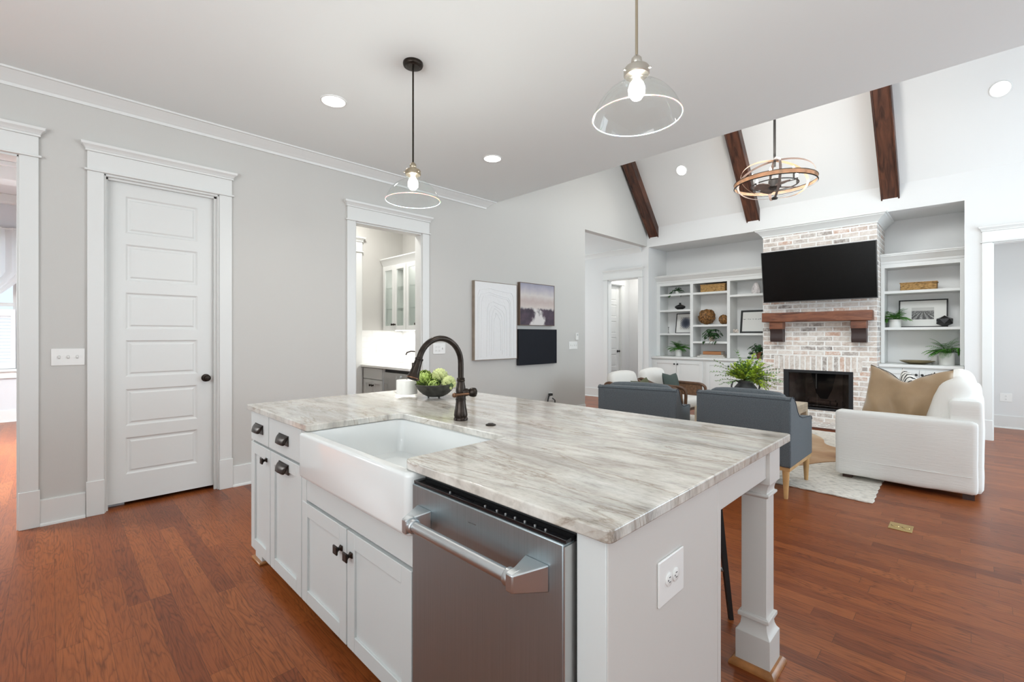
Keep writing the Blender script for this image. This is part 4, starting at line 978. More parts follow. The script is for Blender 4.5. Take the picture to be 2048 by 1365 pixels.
# candle
cn = thing('glass_candle', 'white candle in a clear heavy glass tumbler on the worktop', 'candle', (1.665, 2.648, zt))
MB().lathe([(0.070, 0.9), (0.0735, 0.906), (0.0735, 1.032), (0.0705, 1.032), (0.0700, 0.922), (0.0690, 0.915)], (1.665, 2.648, 0), 48, capt=True).build('glass_tumbler', GLASSC, cn, smooth=50)
MB().lathe([(0.0685, 0.917), (0.0685, 1.006), (0.065, 1.008), (0.001, 1.008)], (1.665, 2.648, 0), 48).build('wax', WAX, cn)
MB().tube([(1.665, 2.648, 1.007), (1.666, 2.648, 1.018)], 0.0015, 6).build('wick', BLACK, cn)
# bowl of artichokes
bx, by = 1.752, 2.449
bl = thing('dark_bowl', 'dark hammered metal bowl holding green artichokes beside the candle', 'bowl', (bx, by, zt))
wob = lambda a, k: 0.05*math.sin(2*a+0.5)*(k/8)
def bprof(off): return [(0.030, 0.909+off), (0.055, 0.912+off), (0.082, 0.926+off), (0.104, 0.945+off), (0.120, 0.965+off), (0.130, 0.982+off), (0.134, 0.990+off)]
pr = [(0.001, 0.908)] + bprof(0) + [(0.131, 0.991)] + [(r_-0.005, z_+0.003) for r_, z_ in reversed(bprof(0))] + [(0.001, 0.912)]
MB().lathe(pr, (bx, by, 0), 48, wob=wob, capb=False, capt=False).build('bowl_shell', BOWL, bl)
for a in (0.4, 2.5, 4.6):
    MB().lathe([(0.006, 0.9), (0.005, 0.906), (0.008, 0.915)], (bx+0.045*math.cos(a), by+0.045*math.sin(a), 0), 12).build('foot', BOWL, bl)
def artichoke(c, R, lab, mt, tilt=(0, 0)):
    c = Vector(c); rot = Matrix.Rotation(tilt[0], 3, 'X') @ Matrix.Rotation(tilt[1], 3, 'Y')
    t = thing('artichoke', lab, 'artichoke', c-Vector((0, 0, R)), 0)
    m = MB()
    m.lathe([(R*0.05, -R*0.9), (R*0.5, -R*0.62), (R*0.74, -R*0.2), (R*0.72, R*0.2), (R*0.5, R*0.55), (R*0.2, R*0.72), (0.001, R*0.74)], c, 20, rot=rot)
    m.build('core', ARTC, t); m = MB()
    rnd = random.Random(int(R*1e5)); n = 0
    for k in range(9):
        ph = -0.85+k*0.235; cnt = max(4, int(9*math.cos(ph*0.85)))
        for j in range(cnt):
            th = 2*PI*(j+0.5*(k % 2))/cnt+rnd.uniform(-.1, .1)
            d = Vector((math.cos(ph)*math.cos(th), math.cos(ph)*math.sin(th), math.sin(ph)))
            up = Vector((-math.sin(ph)*math.cos(th), -math.sin(ph)*math.sin(th), math.cos(ph))); sd = d.cross(up)
            wd = R*0.27; ln = R*0.50; p0 = d*R*0.74-up*R*0.12
            rows = []
            for s_, w2, o_ in ((0, 0.8, 0.0), (0.35, 1.0, 0.14), (0.7, 0.78, 0.26), (1.0, 0.06, 0.30)):
                cpt = p0+up*(ln*s_)+d*(R*o_)
                rows.append([m.bm.verts.new(c+rot@(cpt-sd*wd*w2-d*R*0.06)), m.bm.verts.new(c+rot@cpt), m.bm.verts.new(c+rot@(cpt+sd*wd*w2-d*R*0.06))])
            for A, B in zip(rows, rows[1:]):
                for i in range(2): m.bm.faces.new((A[i], A[i+1], B[i+1], B[i]))
    m.build('bud', mt, t, smooth=50)
    e = c+rot@Vector((0, 0, -R*0.85)); e2 = c+rot@Vector((0, 0, -R*1.05))
    MB().tube([e, e2], R*0.16, 10).build('stem', ARTI2, t)
artichoke((bx-0.052, by+0.045, 1.020), 0.058, 'bright green artichoke at the candle side of the bowl', ARTI, (0.4, -0.3))
artichoke((bx+0.010, by-0.030, 1.036), 0.054, 'topmost pale green artichoke in the middle of the dark bowl', ARTI2, (-0.3, 0.5))
artichoke((bx+0.035, by-0.092, 0.998), 0.047, 'pale green artichoke at the faucet side of the dark bowl', ARTI2, (-0.9, 0.2))
artichoke((bx-0.050, by-0.035, 0.988), 0.046, 'green artichoke low at the front of the bowl', ARTI, (1.2, 0.2))

# bar stool
st = thing('bar_stool', 'black wooden stool tucked under the island overhang, one splayed leg showing', 'stool', (2.0, 0.99, 0))
cx, cy = 2.0, 0.99
for sx in (-1, 1):
    for sy in (-1, 1):
        MB().tube([(cx+sx*0.205, cy+sy*0.205, 0), (cx+sx*0.155, cy+sy*0.155, 0.64)], [0.013, 0.018], 4).build('leg', BLACK, st)
MB().tube([(cx+0.19, cy-0.19, 0.22), (cx+0.19, cy+0.19, 0.22)], 0.010, 8).build('footrest', STEELL, st)
MB().tube([(cx-0.19, cy-0.19, 0.22), (cx-0.19, cy+0.19, 0.22)], 0.010, 8).build('footrest', STEELL, st)
MB().soft((cx-0.19, cy-0.18, 0.635), (cx+0.19, cy+0.18, 0.675), 0.018, 4).build('seat', BLACK, st)
# floor outlet
fo = thing('floor_outlet', 'brass floor socket plate set in the wooden floor near the sofa', 'floor outlet', (4.073, 0.346, 0))
MB().box((4.003, 0.284, 0.0005), (4.143, 0.408, 0.004)).tf(Matrix.Identity(4)).build('cover_plate', BRASS, fo, bevel=0.0015)
for yy in (0.318, 0.374):
    MB().lathe([(0.024, 0.004), (0.024, 0.0043)], (4.073, yy, 0), 28).build('lid_groove', mat('brass_groove', (0.16, 0.11, 0.04), 0.5, metal=0.6), fo)
    MB().lathe([(0.021, 0.0043), (0.020, 0.0065), (0.008, 0.0066), (0.007, 0.0058)], (4.073, yy, 0), 28).build('screw_lid', BRASS, fo)

# ------------------------------------------------------------------ pantry contents
pc = thing('glass_door_wall_cabinet', 'white wall cabinet with glass doors seen through the pantry doorway', 'cabinet', (3.4, 5.2, 1.375))
px = 3.26
MB().box((px+0.02, 4.66, 1.375), (3.585, 5.81, 1.40)).box((px+0.02, 4.66, 2.24), (3.585, 5.81, 2.26)).box((px+0.02, 5.79, 1.4), (3.585, 5.81, 2.24)).box((px+0.02, 4.66, 1.4), (3.585, 4.68, 2.24)).box((3.57, 4.68, 1.4), (3.585, 5.79, 2.24)).box((px+0.02, 5.20, 1.4), (3.57, 5.22, 2.24)).build('carcass', TRIM, pc)
for z in (1.66, 1.95): MB().box((px+0.04, 4.68, z), (3.57, 5.79, z+0.010)).build('shelf', GLASS, pc)
for y0, y1, ky in ((5.50, 5.795, 5.525), (5.215, 5.495, 5.47), (4.935, 5.205, 4.96), (4.665, 4.93, 4.905)):
    d = slab(MB(), (px, y0, 1.375), (px+0.02, y1, 2.25), 'x', [(y0+0.055, y1-0.055, 1.435, 2.19)]).build('door', TRIM, pc, bevel=0.002)
    MB().box((px+0.009, y0+0.05, 1.43), (px+0.012, y1-0.05, 2.195)).build('glass', GLASS, d); sq_knob(px, ky, 1.45, d, 0.013, BRONZE)
m = MB(); e = [(0, 2.25), (0.012, 2.25), (0.02, 2.275), (0.045, 2.32), (0.06, 2.34), (0.06, 2.355), (0, 2.355)]
m.prism([(px+0.02-n, 4.66, z) for n, z in e], (0, 1.15, 0)); m.build('crown', TRIM, pc, smooth=25)
MB().box((3.40, 4.75, 1.367), (3.43, 5.70, 1.375)).build('light_strip', LED, pc)
area('under_cabinet_glow', (3.41, 5.2, 1.36), (0, 0, 0), 0.05, 1.0, 3.6, WARM)
area('cabinet_fill', (3.42, 5.2, 2.235), (0, 0, 0), 0.2, 1.0, 1.5, WARM)  # unseen fill added to brighten the inside behind the glass doors
bs = struct('trim_21', MB().box((2.6, 5.822, 0.915), (3.582, 5.83, 1.375)).box((3.582, YL+0.12, 0.915), (3.59, 5.83, 1.375)), TILE)
ct = MB(); ct.prism([(x, y, 0.885) for x, y in ((2.94, 4.64), (3.585, 4.64), (3.585, 5.815), (2.94, 5.815))], (0, 0, 0.03)); ct = ct.build('pantry_worktop', COUNTERW, bevel=0.003)
tag(ct, 'white worktop in the pantry under the glass-door cabinet', 'worktop')
pb = thing('pantry_base_cabinet', 'grey base cabinet with a drawer over two small-knobbed doors in the pantry', 'cabinet', (3.2, 5.5, 0))
MB().box((2.985, 5.26, 0.0), (3.58, 5.81, 0.885)).build('cabinet_body', CABGREY, pb)
d = MB().box((2.965, 5.30, 0.735), (2.985, 5.785, 0.875)).build('drawer', CABGREY, pb, bevel=0.002)
for y0, y1, ky in ((5.30, 5.54, 5.515), (5.545, 5.785, 5.57)):
    d = shaker(MB(), 2.965, y0, y1, 0.1, 0.725, 0.05).build('door', CABGREY, pb, bevel=0.002); sq_knob(2.965, ky, 0.655, d, 0.013)
pf = thing('undercounter_fridge', 'dark-edged built-in wine fridge under the pantry worktop', 'fridge', (3.2, 4.95, 0))
MB().box((2.99, 4.66, 0.0), (3.58, 5.25, 0.88)).build('cabinet', BLACK, pf)
MB().box((2.955, 4.67, 0.08), (2.99, 5.235, 0.845)).build('door', mat('fridge_door_steel', (0.50, 0.50, 0.49), 0.3, metal=0.8), pf, bevel=0.003)
MB().tube([(2.925, 5.19, 0.30), (2.925, 5.19, 0.78)], 0.008, 10).tube([(2.925, 5.19, 0.70), (2.958, 5.19, 0.70)], 0.006, 8).build('handle', STEELL, pf)
pt = thing('pantry_faucet', 'small bronze bridge-style faucet with a curved spout in the pantry', 'faucet', (3.38, 4.86, 0.915))
MB().lathe([(0.022, 0.915), (0.024, 0.93), (0.014, 0.95), (0.016, 1.03), (0.02, 1.09), (0.013, 1.10), (0.010, 1.13), (0.014, 1.14), (0.004, 1.15)], (3.38, 4.86, 0), 20).build('body', BRONZE, pt)
MB().tube([(3.38, 4.86, 1.06), (3.33, 4.90, 1.075), (3.27, 4.95, 1.10), (3.20, 5.0, 1.105), (3.165, 5.03, 1.09), (3.155, 5.04, 1.06)], 0.009, 10).build('spout', BRONZE, pt)
MB().tube([(3.36, 4.83, 1.11), (3.40, 4.89, 1.11)], 0.005, 8).build('handle', BRONZE, pt)
ps = MB().lathe([(0.11, 0.9155), (0.118, 0.9165), (0.12, 0.9155)], (3.24, 4.88, 0), 40, capt=False).build('pantry_sink', mat('sink_metal', (0.6, 0.58, 0.55), 0.3, metal=0.8)); tag(ps, 'round metal sink rim let into the pantry worktop', 'sink')
duplex('y', 5.822, 3.21, 1.13, 'electrical_outlet', 'white socket on the lit white tiles in the pantry', 'outlet', 0.08, 0.118, 'duplex')

# ------------------------------------------------------------------ paintings
def canvas(name, lab, x0, x1, z0, z1, face, edge, inset=0.008, d=0.05):
    t = thing(name, lab, 'painting', ((x0+x1)/2, YL, z0))
    slab(MB(), (x0, YL-d, z0), (x1, YL-0.001, z1), 'y', [(x0+inset, x1-inset, z0+inset, z1-inset)]).build('frame', edge, t, bevel=0.001)
    c = MB().box((x0+inset, YL-d+0.004, z0+inset), (x1-inset, YL-0.002, z1-inset)).build('canvas', face, t)
    return t, c
WHC = mat('white_plaster_canvas', (0.80, 0.80, 0.80), 0.85, bump=0.25, bscale=30)
FRM = mat('taupe_wood_frame', (0.30, 0.25, 0.20), 0.55, var=0.15, vscale=12); FRM2 = mat('bronze_wood_frame', (0.16, 0.11, 0.08), 0.5)
t, c = canvas('abstract_painting', 'large white textured canvas with raised arch lines on the left wall', 3.789, 4.560, 0.984, 2.005, WHC, FRM)
def arch(x0, x1, zb_, ztp, sl):
    pts = [(x0, zb_), (x0+0.01, ztp-0.10), (x0+0.04, ztp-0.03), (x0+(x1-x0)*0.3, ztp), (x0+(x1-x0)*0.6, ztp-sl*0.6), (x1-0.05, ztp-sl), (x1-0.01, ztp-sl-0.05), (x1, ztp-sl-0.15), (x1+0.003, zb_)]
    m = MB(); m.tube([(x, YL-0.047, z) for x, z in pts], 0.0035, 6); return m.build('raised_line', WHC, t)
arch(3.84, 4.50, 1.00, 1.92, 0.04); arch(3.86, 4.44, 1.02, 1.87, 0.06); arch(3.90, 4.42, 1.02, 1.84, 0.05); arch(4.00, 4.36, 1.03, 1.75, 0.05); arch(4.04, 4.32, 1.05, 1.70, 0.06); arch(4.08, 4.28, 1.05, 1.66, 0.05); arch(4.12, 4.25, 1.10, 1.60, 0.04)
canvas('landscape_painting', 'square misty landscape painting with dark trees beside a pale river', 4.618, 5.366, 1.446, 2.052, art_landscape(), FRM2, 0.008)
canvas('navy_painting', 'plain near-black navy canvas below the misty landscape', 4.598, 5.419, 0.885, 1.394, art_navy(), mat('navy_edge', (0.012, 0.014, 0.02), 0.6), 0.004)

# ------------------------------------------------------------------ chimney, TV, mantel
BX = 8.22; by0, by1 = 0.955, 2.425
fp = thing('fireplace', 'whitewashed brick fireplace with a white crown and black firebox', 'fireplace', (8.3, 1.69, 0))
m = slab(MB(), (BX, by0+0.002, 0.0), (XF+0.08, by1-0.002, 2.93), 'x', [(1.227, 2.126, 0.173, 0.773)]); m.build('brick_face', BRICKY, fp)
MB().box((BX+0.001, by0, 0.0), (8.99, by0+0.04, 3.028)).box((BX+0.001, by1-0.04, 0.0), (8.99, by1, 3.028)).build('brick_return', BRICKX, fp)
MB().box((BX-0.006, 1.122, 0.773), (BX+0.02, 2.262, 0.985)).build('soldier_course', BRICKV, fp)
m = MB(); e = [(0.0, 2.895), (0.010, 2.895), (0.014, 2.915), (0.030, 2.93), (0.055, 2.965), (0.092, 2.99), (0.098, 3.003), (0.115, 3.008), (0.118, 3.027)]
R = [[m.bm.verts.new(p) for p in ((8.24, by1+n, z), (BX-n, by1+n, z), (BX-n, by0-n, z), (8.24, by0-n, z))] for n, z in e]
# returns run back along the sides into the recess
R = [[m.bm.verts.new(p) for p in ((8.98, by1+n, z), (BX-n, by1+n, z), (BX-n, by0-n, z), (8.98, by0-n, z))] for n, z in e]
for A, B in zip(R, R[1:]):
    for i in range(3): m.bm.faces.new((A[i], A[i+1], B[i+1], B[i]))
for v in [v for v in m.bm.verts if not v.link_faces]: m.bm.verts.remove(v)
m.build('crown', TRIM, fp, smooth=30)
# the crown's top sits in front of the header, closed by a cap board
MB().box((BX-0.116, by0-0.116, 3.018), (8.245, by1+0.116, 3.028)).build('crown_cap', TRIM, fp)
fbk = mat('soot_black', (0.012, 0.012, 0.014), 0.8); fbi = mat('firebox_brick', (0.13, 0.105, 0.09), 0.9, bump=0.4, bscale=30, var=0.4, vscale=5)
m = MB(); fy0, fy1, fz0, fz1 = 1.227, 2.126, 0.173, 0.773
m.prism([(BX+0.05, fy0+0.0, fz0), (BX+0.45, fy0+0.2, fz0), (BX+0.45, fy1-0.2, fz0), (BX+0.05, fy1, fz0)], (0, 0, 0.01))
for p, q2 in (((BX+0.05, fy0), (BX+0.45, fy0+0.2)), ((BX+0.45, fy0+0.2), (BX+0.45, fy1-0.2)), ((BX+0.45, fy1-0.2), (BX+0.05, fy1))):
    m.prism([(p[0], p[1], fz0), (q2[0], q2[1], fz0), (q2[0]+0.01, q2[1], fz0), (p[0]+0.01, p[1], fz0)], (0, 0, fz1-fz0))
m.prism([(BX+0.05, fy0, fz1), (BX+0.46, fy0+0.2, fz1), (BX+0.46, fy1-0.2, fz1), (BX+0.05, fy1, fz1)], (0, 0, 0.01))
m.build('firebox', fbi, fp)
MB().prism([(BX+0.448, 1.50, fz1-0.005), (BX+0.448, 1.56, fz0+0.28), (BX+0.448, 1.63, fz0+0.12), (BX+0.448, 1.70, fz0+0.10), (BX+0.448, 1.78, fz0+0.22), (BX+0.448, 1.86, fz1-0.005)], (0.001, 0, 0)).build('soot_stain', fbk, fp)
m = slab(MB(), (BX-0.004, fy0, fz0), (BX+0.05, fy1, fz1), 'x', [(fy0+0.055, fy1-0.07, fz0+0.035, fz1-0.045)]); m.build('firebox_surround', fbk, fp, bevel=0.003)
MB().box((BX+0.018, fy0+0.055, fz0+0.035), (BX+0.021, (fy0+fy1)/2-0.006, fz1-0.045)).box((BX+0.018, (fy0+fy1)/2+0.006, fz0+0.035), (BX+0.021, fy1-0.07, fz1-0.045)).build('glass_door', thinglass('fire_glass', (0.80, 0.78, 0.78), 0.05, 1.5, 0.5), fp)
m = MB()
for k in range(7): m.tube([(BX+0.10, fy0+0.15+k*0.10, fz0+0.055), (BX+0.36, fy0+0.15+k*0.10, fz0+0.055)], 0.008, 6)
m.tube([(BX+0.10, fy0+0.12, fz0+0.05), (BX+0.10, fy1-0.12, fz0+0.05)], 0.010, 6)
for yy in (fy0+0.14, fy0+0.30, fy1-0.32, fy1-0.14): m.tube([(BX+0.10, yy, fz0+0.02), (BX+0.10, yy, fz0+0.15)], 0.009, 6)
m.build('fire_grate', IRON, fp)
for k in range(3):
    MB().tube([(BX+0.15+0.06*k, fy0+0.22+0.03*k, fz0+0.09+0.03*(k % 2)), (BX+0.22+0.04*k, fy1-0.28, fz0+0.10+0.02*k)], 0.032, 9).build('log', mat('charred_log', (0.07, 0.05, 0.04), 0.9, var=0.5, vscale=20), fp)
MB().tube([(BX-0.02, 1.680, 0.50), (BX-0.02, 1.680, 0.72)], 0.006, 8).build('door_pull', IRON, fp)
hs = MB().box((7.60, 0.96, 0.0), (BX, 2.44, 0.012)).build('hearth', BRICKF, fp)
MB().box((7.55, 0.93, 0.0), (7.60, 2.47, 0.016)).box((7.60, 0.93, 0.0), (BX, 0.96, 0.016)).box((7.60, 2.44, 0.0), (BX, 2.47, 0.016)).build('hearth_border', wood_mat('hearth_edge', (0.10, 0.04, 0.03), (0.16, 0.07, 0.05), (6, 6, 6)), fp)
mt = thing('mantel_shelf', 'chunky dark red-brown timber mantel shelf on two corbels below the television', 'mantel', (8.12, 1.68, 1.2))
m = MB().soft((BX-0.20, 0.985, 1.515), (BX-0.001, 2.385, 1.660), 0.008, 14, nz=0.006, ns=5); m.build('shelf_beam', MANTELW, mt, smooth=50)
def corbel(y0, y1):
    pr = [(0, 0), (0.165, 0), (0.165, -0.11), (0.150, -0.125), (0.135, -0.16), (0.138, -0.20), (0.150, -0.24), (0.150, -0.275), (0.135, -0.31), (0, -0.31)]
    up = MB().prism([(BX-0.001-a, y0, 1.515+b) for a, b in [(0, 0), (0.165, 0), (0.165, -0.11), (0, -0.11)]], (0, y1-y0, 0)); c_ = up.build('corbel', MANTELW, mt, bevel=0.004)
    lo = MB().prism([(BX-0.001-a, y0+0.004, 1.515+b) for a, b in [(0, -0.11), (0.160, -0.11), (0.150, -0.125), (0.135, -0.16), (0.132, -0.20), (0.140, -0.24), (0.140, -0.275), (0.128, -0.31), (0, -0.31)]], (0, y1-y0-0.008, 0))
    lo.build('corbel_scroll', mat('corbel_dark', (0.035, 0.018, 0.016), 0.5), c_, bevel=0.003)
corbel(1.055, 1.235); corbel(2.10, 2.285)
tv = thing('television', 'large black flat television tilted above the mantel', 'television', (8.05, 1.65, 1.82))
TLa, TLb = Vector((7.90, 0, 2.602)), Vector((8.03, 0, 1.820))
dn = (TLb-TLa).normalized(); nn_ = Vector((-dn.z, 0, dn.x)); nn_ = nn_ if nn_.x > 0 else -nn_
def tvbox(y0, y1, t0, t1, d0, d1):
    m = MB(); P = lambda y, t_, d: (TLa+dn*t_+nn_*d+Vector((0, y, 0)))
    L_ = (TLb-TLa).length; pts = [P(y0, t0, d0), P(y1, t0, d0), P(y1, t1, d0), P(y0, t1, d0)]
    return m.prism(pts, nn_*(d1-d0))
LL = (TLb-TLa).length
tvbox(0.924, 2.362, 0, LL, 0.004, 0.045).build('housing', BLACK, tv, bevel=0.003)
slabm = MB()
m = tvbox(0.924, 2.362, 0, 0.008, 0, 0.01); m2 = tvbox(0.932, 2.354, 0.008, LL-0.014, 0.002, 0.006)
m.build('bezel', mat('bezel_grey', (0.12, 0.12, 0.12), 0.35, metal=0.6), tv)
tvbox(0.924, 0.931, 0, LL, 0, 0.01).build('bezel', bpy.data.materials['bezel_grey'], tv); tvbox(2.355, 2.362, 0, LL, 0, 0.01).build('bezel', bpy.data.materials['bezel_grey'], tv); tvbox(0.924, 2.362, LL-0.012, LL, 0, 0.01).build('bezel', bpy.data.materials['bezel_grey'], tv)
m2.build('screen', mat('tv_glass', (0.002, 0.002, 0.002), 0.25, spec=0.25), tv)
MB().box((8.0, 1.45, 2.05), (BX-0.002, 1.85, 2.35)).build('wall_bracket', BLACK, tv)

# ------------------------------------------------------------------ built-in bookcases
def bookcase(lab, y0, y1, divs, shelves, zt_=2.285):
    """open face at X=8.57; y0<y1; divs: list of (ya,yb) uprights; shelves: list of (ya,yb,z)"""
    t = thing('built_in_bookcase', lab, 'bookcase', (8.75, (y0+y1)/2, 0.9))
    X0, X1 = 8.57, 8.97
    MB().box((X1-0.02, y0, 0.902), (X1, y1, 2.36)).build('back_panel', mat('bookcase_back', (0.86, 0.86, 0.85), 0.6) if 'bookcase_back' not in bpy.data.materials else bpy.data.materials['bookcase_back'], t)
    for a, b in divs: MB().box((X0, a, 0.902), (X0+0.02, b, 2.29)).box((X0+0.02, (a+b)/2-0.02, 0.902), (X1-0.02, (a+b)/2+0.02, 2.29)).build('upright', TRIM, t, bevel=0.0015)
    MB().box((X0, y0, zt_), (X1-0.02, y1, zt_+0.02)).box((X0-0.001, y0, zt_-0.005), (X0+0.02, y1, 2.35)).build('top_rail', TRIM, t)
    for a, b, z in shelves: MB().box((X0+0.004, a, z-0.038), (X1-0.02, b, z)).build('shelf', TRIM, t, bevel=0.0015)
    m = MB(); e = [(0, 2.34), (0.010, 2.34), (0.016, 2.37), (0.034, 2.385), (0.06, 2.42), (0.085, 2.438), (0.09, 2.455), (0.10, 2.458), (0.10, 2.472), (0, 2.472)]
    m.prism([(X0-n, y0, z) for n, z in e], (0, y1-y0, 0)); m.box((X0, y0, 2.36), (X1, y1, 2.40)); m.build('crown', TRIM, t, smooth=25)
bookcase('tall white built-in bookcase in three bays left of the fireplace', 2.428, 4.478, [(4.405, 4.478), (3.738, 3.795), (3.067, 3.119), (2.428, 2.47)],
    [(3.79, 4.41, 2.116), (3.79, 4.41, 1.807), (3.79, 4.41, 1.350), (3.115, 3.742, 2.112), (3.115, 3.742, 1.507), (3.115, 3.742, 1.196), (2.46, 3.07, 2.030), (2.46, 3.07, 1.345)])
bookcase('single-bay white built-in bookcase right of the fireplace', 0.080, 0.952, [(0.080, 0.123), (0.910, 0.952)], [(0.12, 0.915, 1.945), (0.12, 0.915, 1.422)])
def lowcab(lab, y0, y1, doors, y_top0=None):
    t = thing('base_cabinet', lab, 'cabinet', (8.6, (y0+y1)/2, 0))
    MB().box((8.385, y0, 0.0), (8.97, y1, 0.86)).build('cabinet_body', TRIM, t)
    MB().box((8.345, y0, 0.86), (8.97, y1, 0.900)).build('cabinet_top', TRIM, t, bevel=0.004)
    for a, b, ky in doors:
        d = shaker(MB(), 8.365, a, b, 0.11, 0.825, 0.055, 0.02).build('door', TRIM, t, bevel=0.002)
        k_ = MB().lathe([(0.007, 0), (0.007, 0.014), (0.015, 0.020), (0.016, 0.028), (0.010, 0.033), (0.001, 0.034)], (0, 0, 0), 20, rot=Matrix.Rotation(-PI/2, 3, 'Y')); k_.tf(Matrix.Translation((8.365, ky, 0.765))); k_.build('knob', BLACK, d)
lowcab('long white base cabinet with paired doors under the left bookcase', 2.428, 4.478, [(3.972, 4.425, 4.00), (3.478, 3.966, 3.938), (2.985, 3.41, 3.012), (2.50, 2.979, 2.952)])
lowcab('short white base cabinet under the right bookcase, behind the sofa', 0.080, 0.952, [(0.52, 0.91, 0.548), (0.125, 0.514, 0.486)])

# ------------------------------------------------------------------ plants
def leaf(m, p, d, up, ln, wd, curl=0.2, seg=3, heart=False):
    d = d.normalized(); sd = d.cross(up)
    if sd.length < 1e-4: sd = d.cross(Vector((1, 0, 0)))
    sd.normalize(); nrm = sd.cross(d)
    prof = [(0, 0.05), (0.3, 1.0), (0.65, 0.8), (1, 0.03)] if not heart else [(0, 0.5), (0.2, 1.0), (0.55, 0.8), (1, 0.03)]
    rows = []
    for s_, w2 in prof:
        c_ = p+d*ln*s_-nrm*(curl*ln*s_*s_)
        rows.append((m.bm.verts.new(c_-sd*wd*w2*0.5+nrm*wd*0.12), m.bm.verts.new(c_), m.bm.verts.new(c_+sd*wd*w2*0.5+nrm*wd*0.12)))
    for A, B in zip(rows, rows[1:]):
        for i in range(2): m.bm.faces.new((A[i], A[i+1], B[i+1], B[i]))
def fern(m, c, nf, ln, rnd, wd=0.035, droop=1.0, clampx=None):
    for k in range(nf):
        a = 2*PI*k/nf+rnd.uniform(-.25, .25); el = rnd.uniform(0.5, 1.35); L = ln*rnd.uniform(0.7, 1.1)
        p = Vector(c); d = Vector((math.cos(a)*math.cos(el), math.sin(a)*math.cos(el), math.sin(el))); n = 12
        pts = [p.copy()]
        for i in range(n):
            d.z -= 0.13*droop; d.normalize(); p = p+d*L/n
            if clampx: p.x = min(max(p.x, clampx[0]), clampx[1]); p.y = min(max(p.y, clampx[2]), clampx[3])
            if clampx and len(clampx) > 4: p.z = min(p.z, clampx[4])
            pts.append(p.copy())
            if i > 1:
                sd = d.cross(Vector((0, 0, 1)))
                if sd.length < 0.05: sd = Vector((1, 0, 0))
                sd.normalize(); w_ = wd*math.sin(PI*min(1, (i+1)/(n+0.5)))**0.6
                for s_ in (-1, 1): leaf(m, p, sd*s_+d*0.45, Vector((0, 0, 1)), w_*1.35, w_*0.62, 0.25)
        m.tube(pts, 0.0012, 4, cap=False)
def pothos(m, c, n, spread, rnd, size=0.045, trail=0, clampx=None):
    c = Vector(c)
    for k in range(n):
        a = rnd.uniform(0, 2*PI); el = rnd.uniform(0.0, 1.4); rr = spread*rnd.uniform(0.35, 1)
        p = c+Vector((math.cos(a)*math.cos(el)*rr, math.sin(a)*math.cos(el)*rr, math.sin(el)*rr*0.95))
        if clampx: p.x = min(max(p.x, clampx[0]), clampx[1]); p.y = min(max(p.y, clampx[2]), clampx[3])
        if clampx and len(clampx) > 4: p.z = min(p.z, clampx[4])
        m.tube([c, (c+p)/2+Vector((0, 0, 0.02)), p], 0.0012, 4, cap=False)
        d = Vector((math.cos(a), math.sin(a), -0.35)); leaf(m, p, d, Vector((0, 0, 1)), size*rnd.uniform(0.8, 1.2), size*0.8, 0.3, heart=True)
    for k in range(trail):
        a = PI+rnd.uniform(-1.3, 1.3); p = c+Vector((0, 0, 0.02)); d = Vector((math.cos(a), math.sin(a), 0.5))
        pts = [p.copy()]
        for i in range(10):
            d.z -= 0.22; d.normalize(); p = p+d*0.022
            if p.z < c.z-0.13: break
            pts.append(p.copy())
            if i % 2: leaf(m, p, Vector((d.y, -d.x, -0.4))*(1 if i % 4 == 1 else -1), Vector((0, 0, 1)), size, size*0.75, 0.3, heart=True)
        m.tube(pts, 0.0012, 4, cap=False)
def potted(name, lab, x, y, z, pot, potm, fol, folm, seed):
    t = thing(name, lab, 'potted plant', (x, y, z))
    MB().lathe([(r_, z+h_) for r_, h_ in pot], (x, y, 0), 32).build('pot', potm, t, smooth=40)
    rt, ht = pot[-1]
    MB().lathe([(rt*0.8, z+ht-0.004), (rt*0.8, z+ht+0.001)], (x, y, 0), 20).build('soil', SOIL, t)
    m = MB(); fol(m, (x, y, z+ht), random.Random(seed)); m.build('foliage', folm, t, smooth=60)
cyl = lambda r, h: [(r*0.92, 0), (r*0.96, 0.004), (r, h*0.9), (r, h), (r*0.93, h), (r*0.9, h-0.006)]
lim = lambda y0, y1, zt=9: (8.52, 8.93, y0, y1, zt)
potted('potted_fern', 'bushy fern in a white pot, bottom of the left bay of the left bookcase', 8.70, 4.08, 0.90, cyl(0.067, 0.13), POTW, lambda m, c, r: fern(m, c, 42, 0.25, r, clampx=lim(3.81, 4.39, 1.29)), LEAFM, 3)
potted('potted_plant', 'small trailing plant in a white pot on the top left shelf of the left bookcase', 8.70, 4.10, 2.116, cyl(0.045, 0.06), POTW, lambda m, c, r: pothos(m, c, 30, 0.10, r, 0.045, 3, lim(3.81, 4.39, 2.27)), LEAFD, 5)
potted('potted_plant', 'dark round-leaved plant trailing over its shelf, centre bay of the left bookcase', 8.68, 3.43, 1.196, cyl(0.05, 0.09), mat('blush_pot', (0.62, 0.50, 0.42), 0.6), lambda m, c, r: pothos(m, c, 60, 0.17, r, 0.065, 6, lim(3.14, 3.71, 1.45)), LEAFD, 8)
potted('potted_ivy', 'leafy ivy in a terracotta pot on the counter beside the chimney', 8.68, 2.62, 0.90, [(0.035, 0), (0.052, 0.095), (0.058, 0.10), (0.058, 0.12), (0.052, 0.12)], TERRA, lambda m, c, r: pothos(m, c, 60, 0.17, r, 0.055, 14, lim(2.49, 3.04, 1.29)), LEAFD, 12)
potted('potted_fern', 'small fern in a white pot beside the wide framed photo on the right bookcase', 8.68, 0.80, 1.422, cyl(0.070, 0.115), POTW, lambda m, c, r: fern(m, c, 30, 0.22, r, clampx=lim(0.14, 0.885, 1.88)), LEAFM, 4)
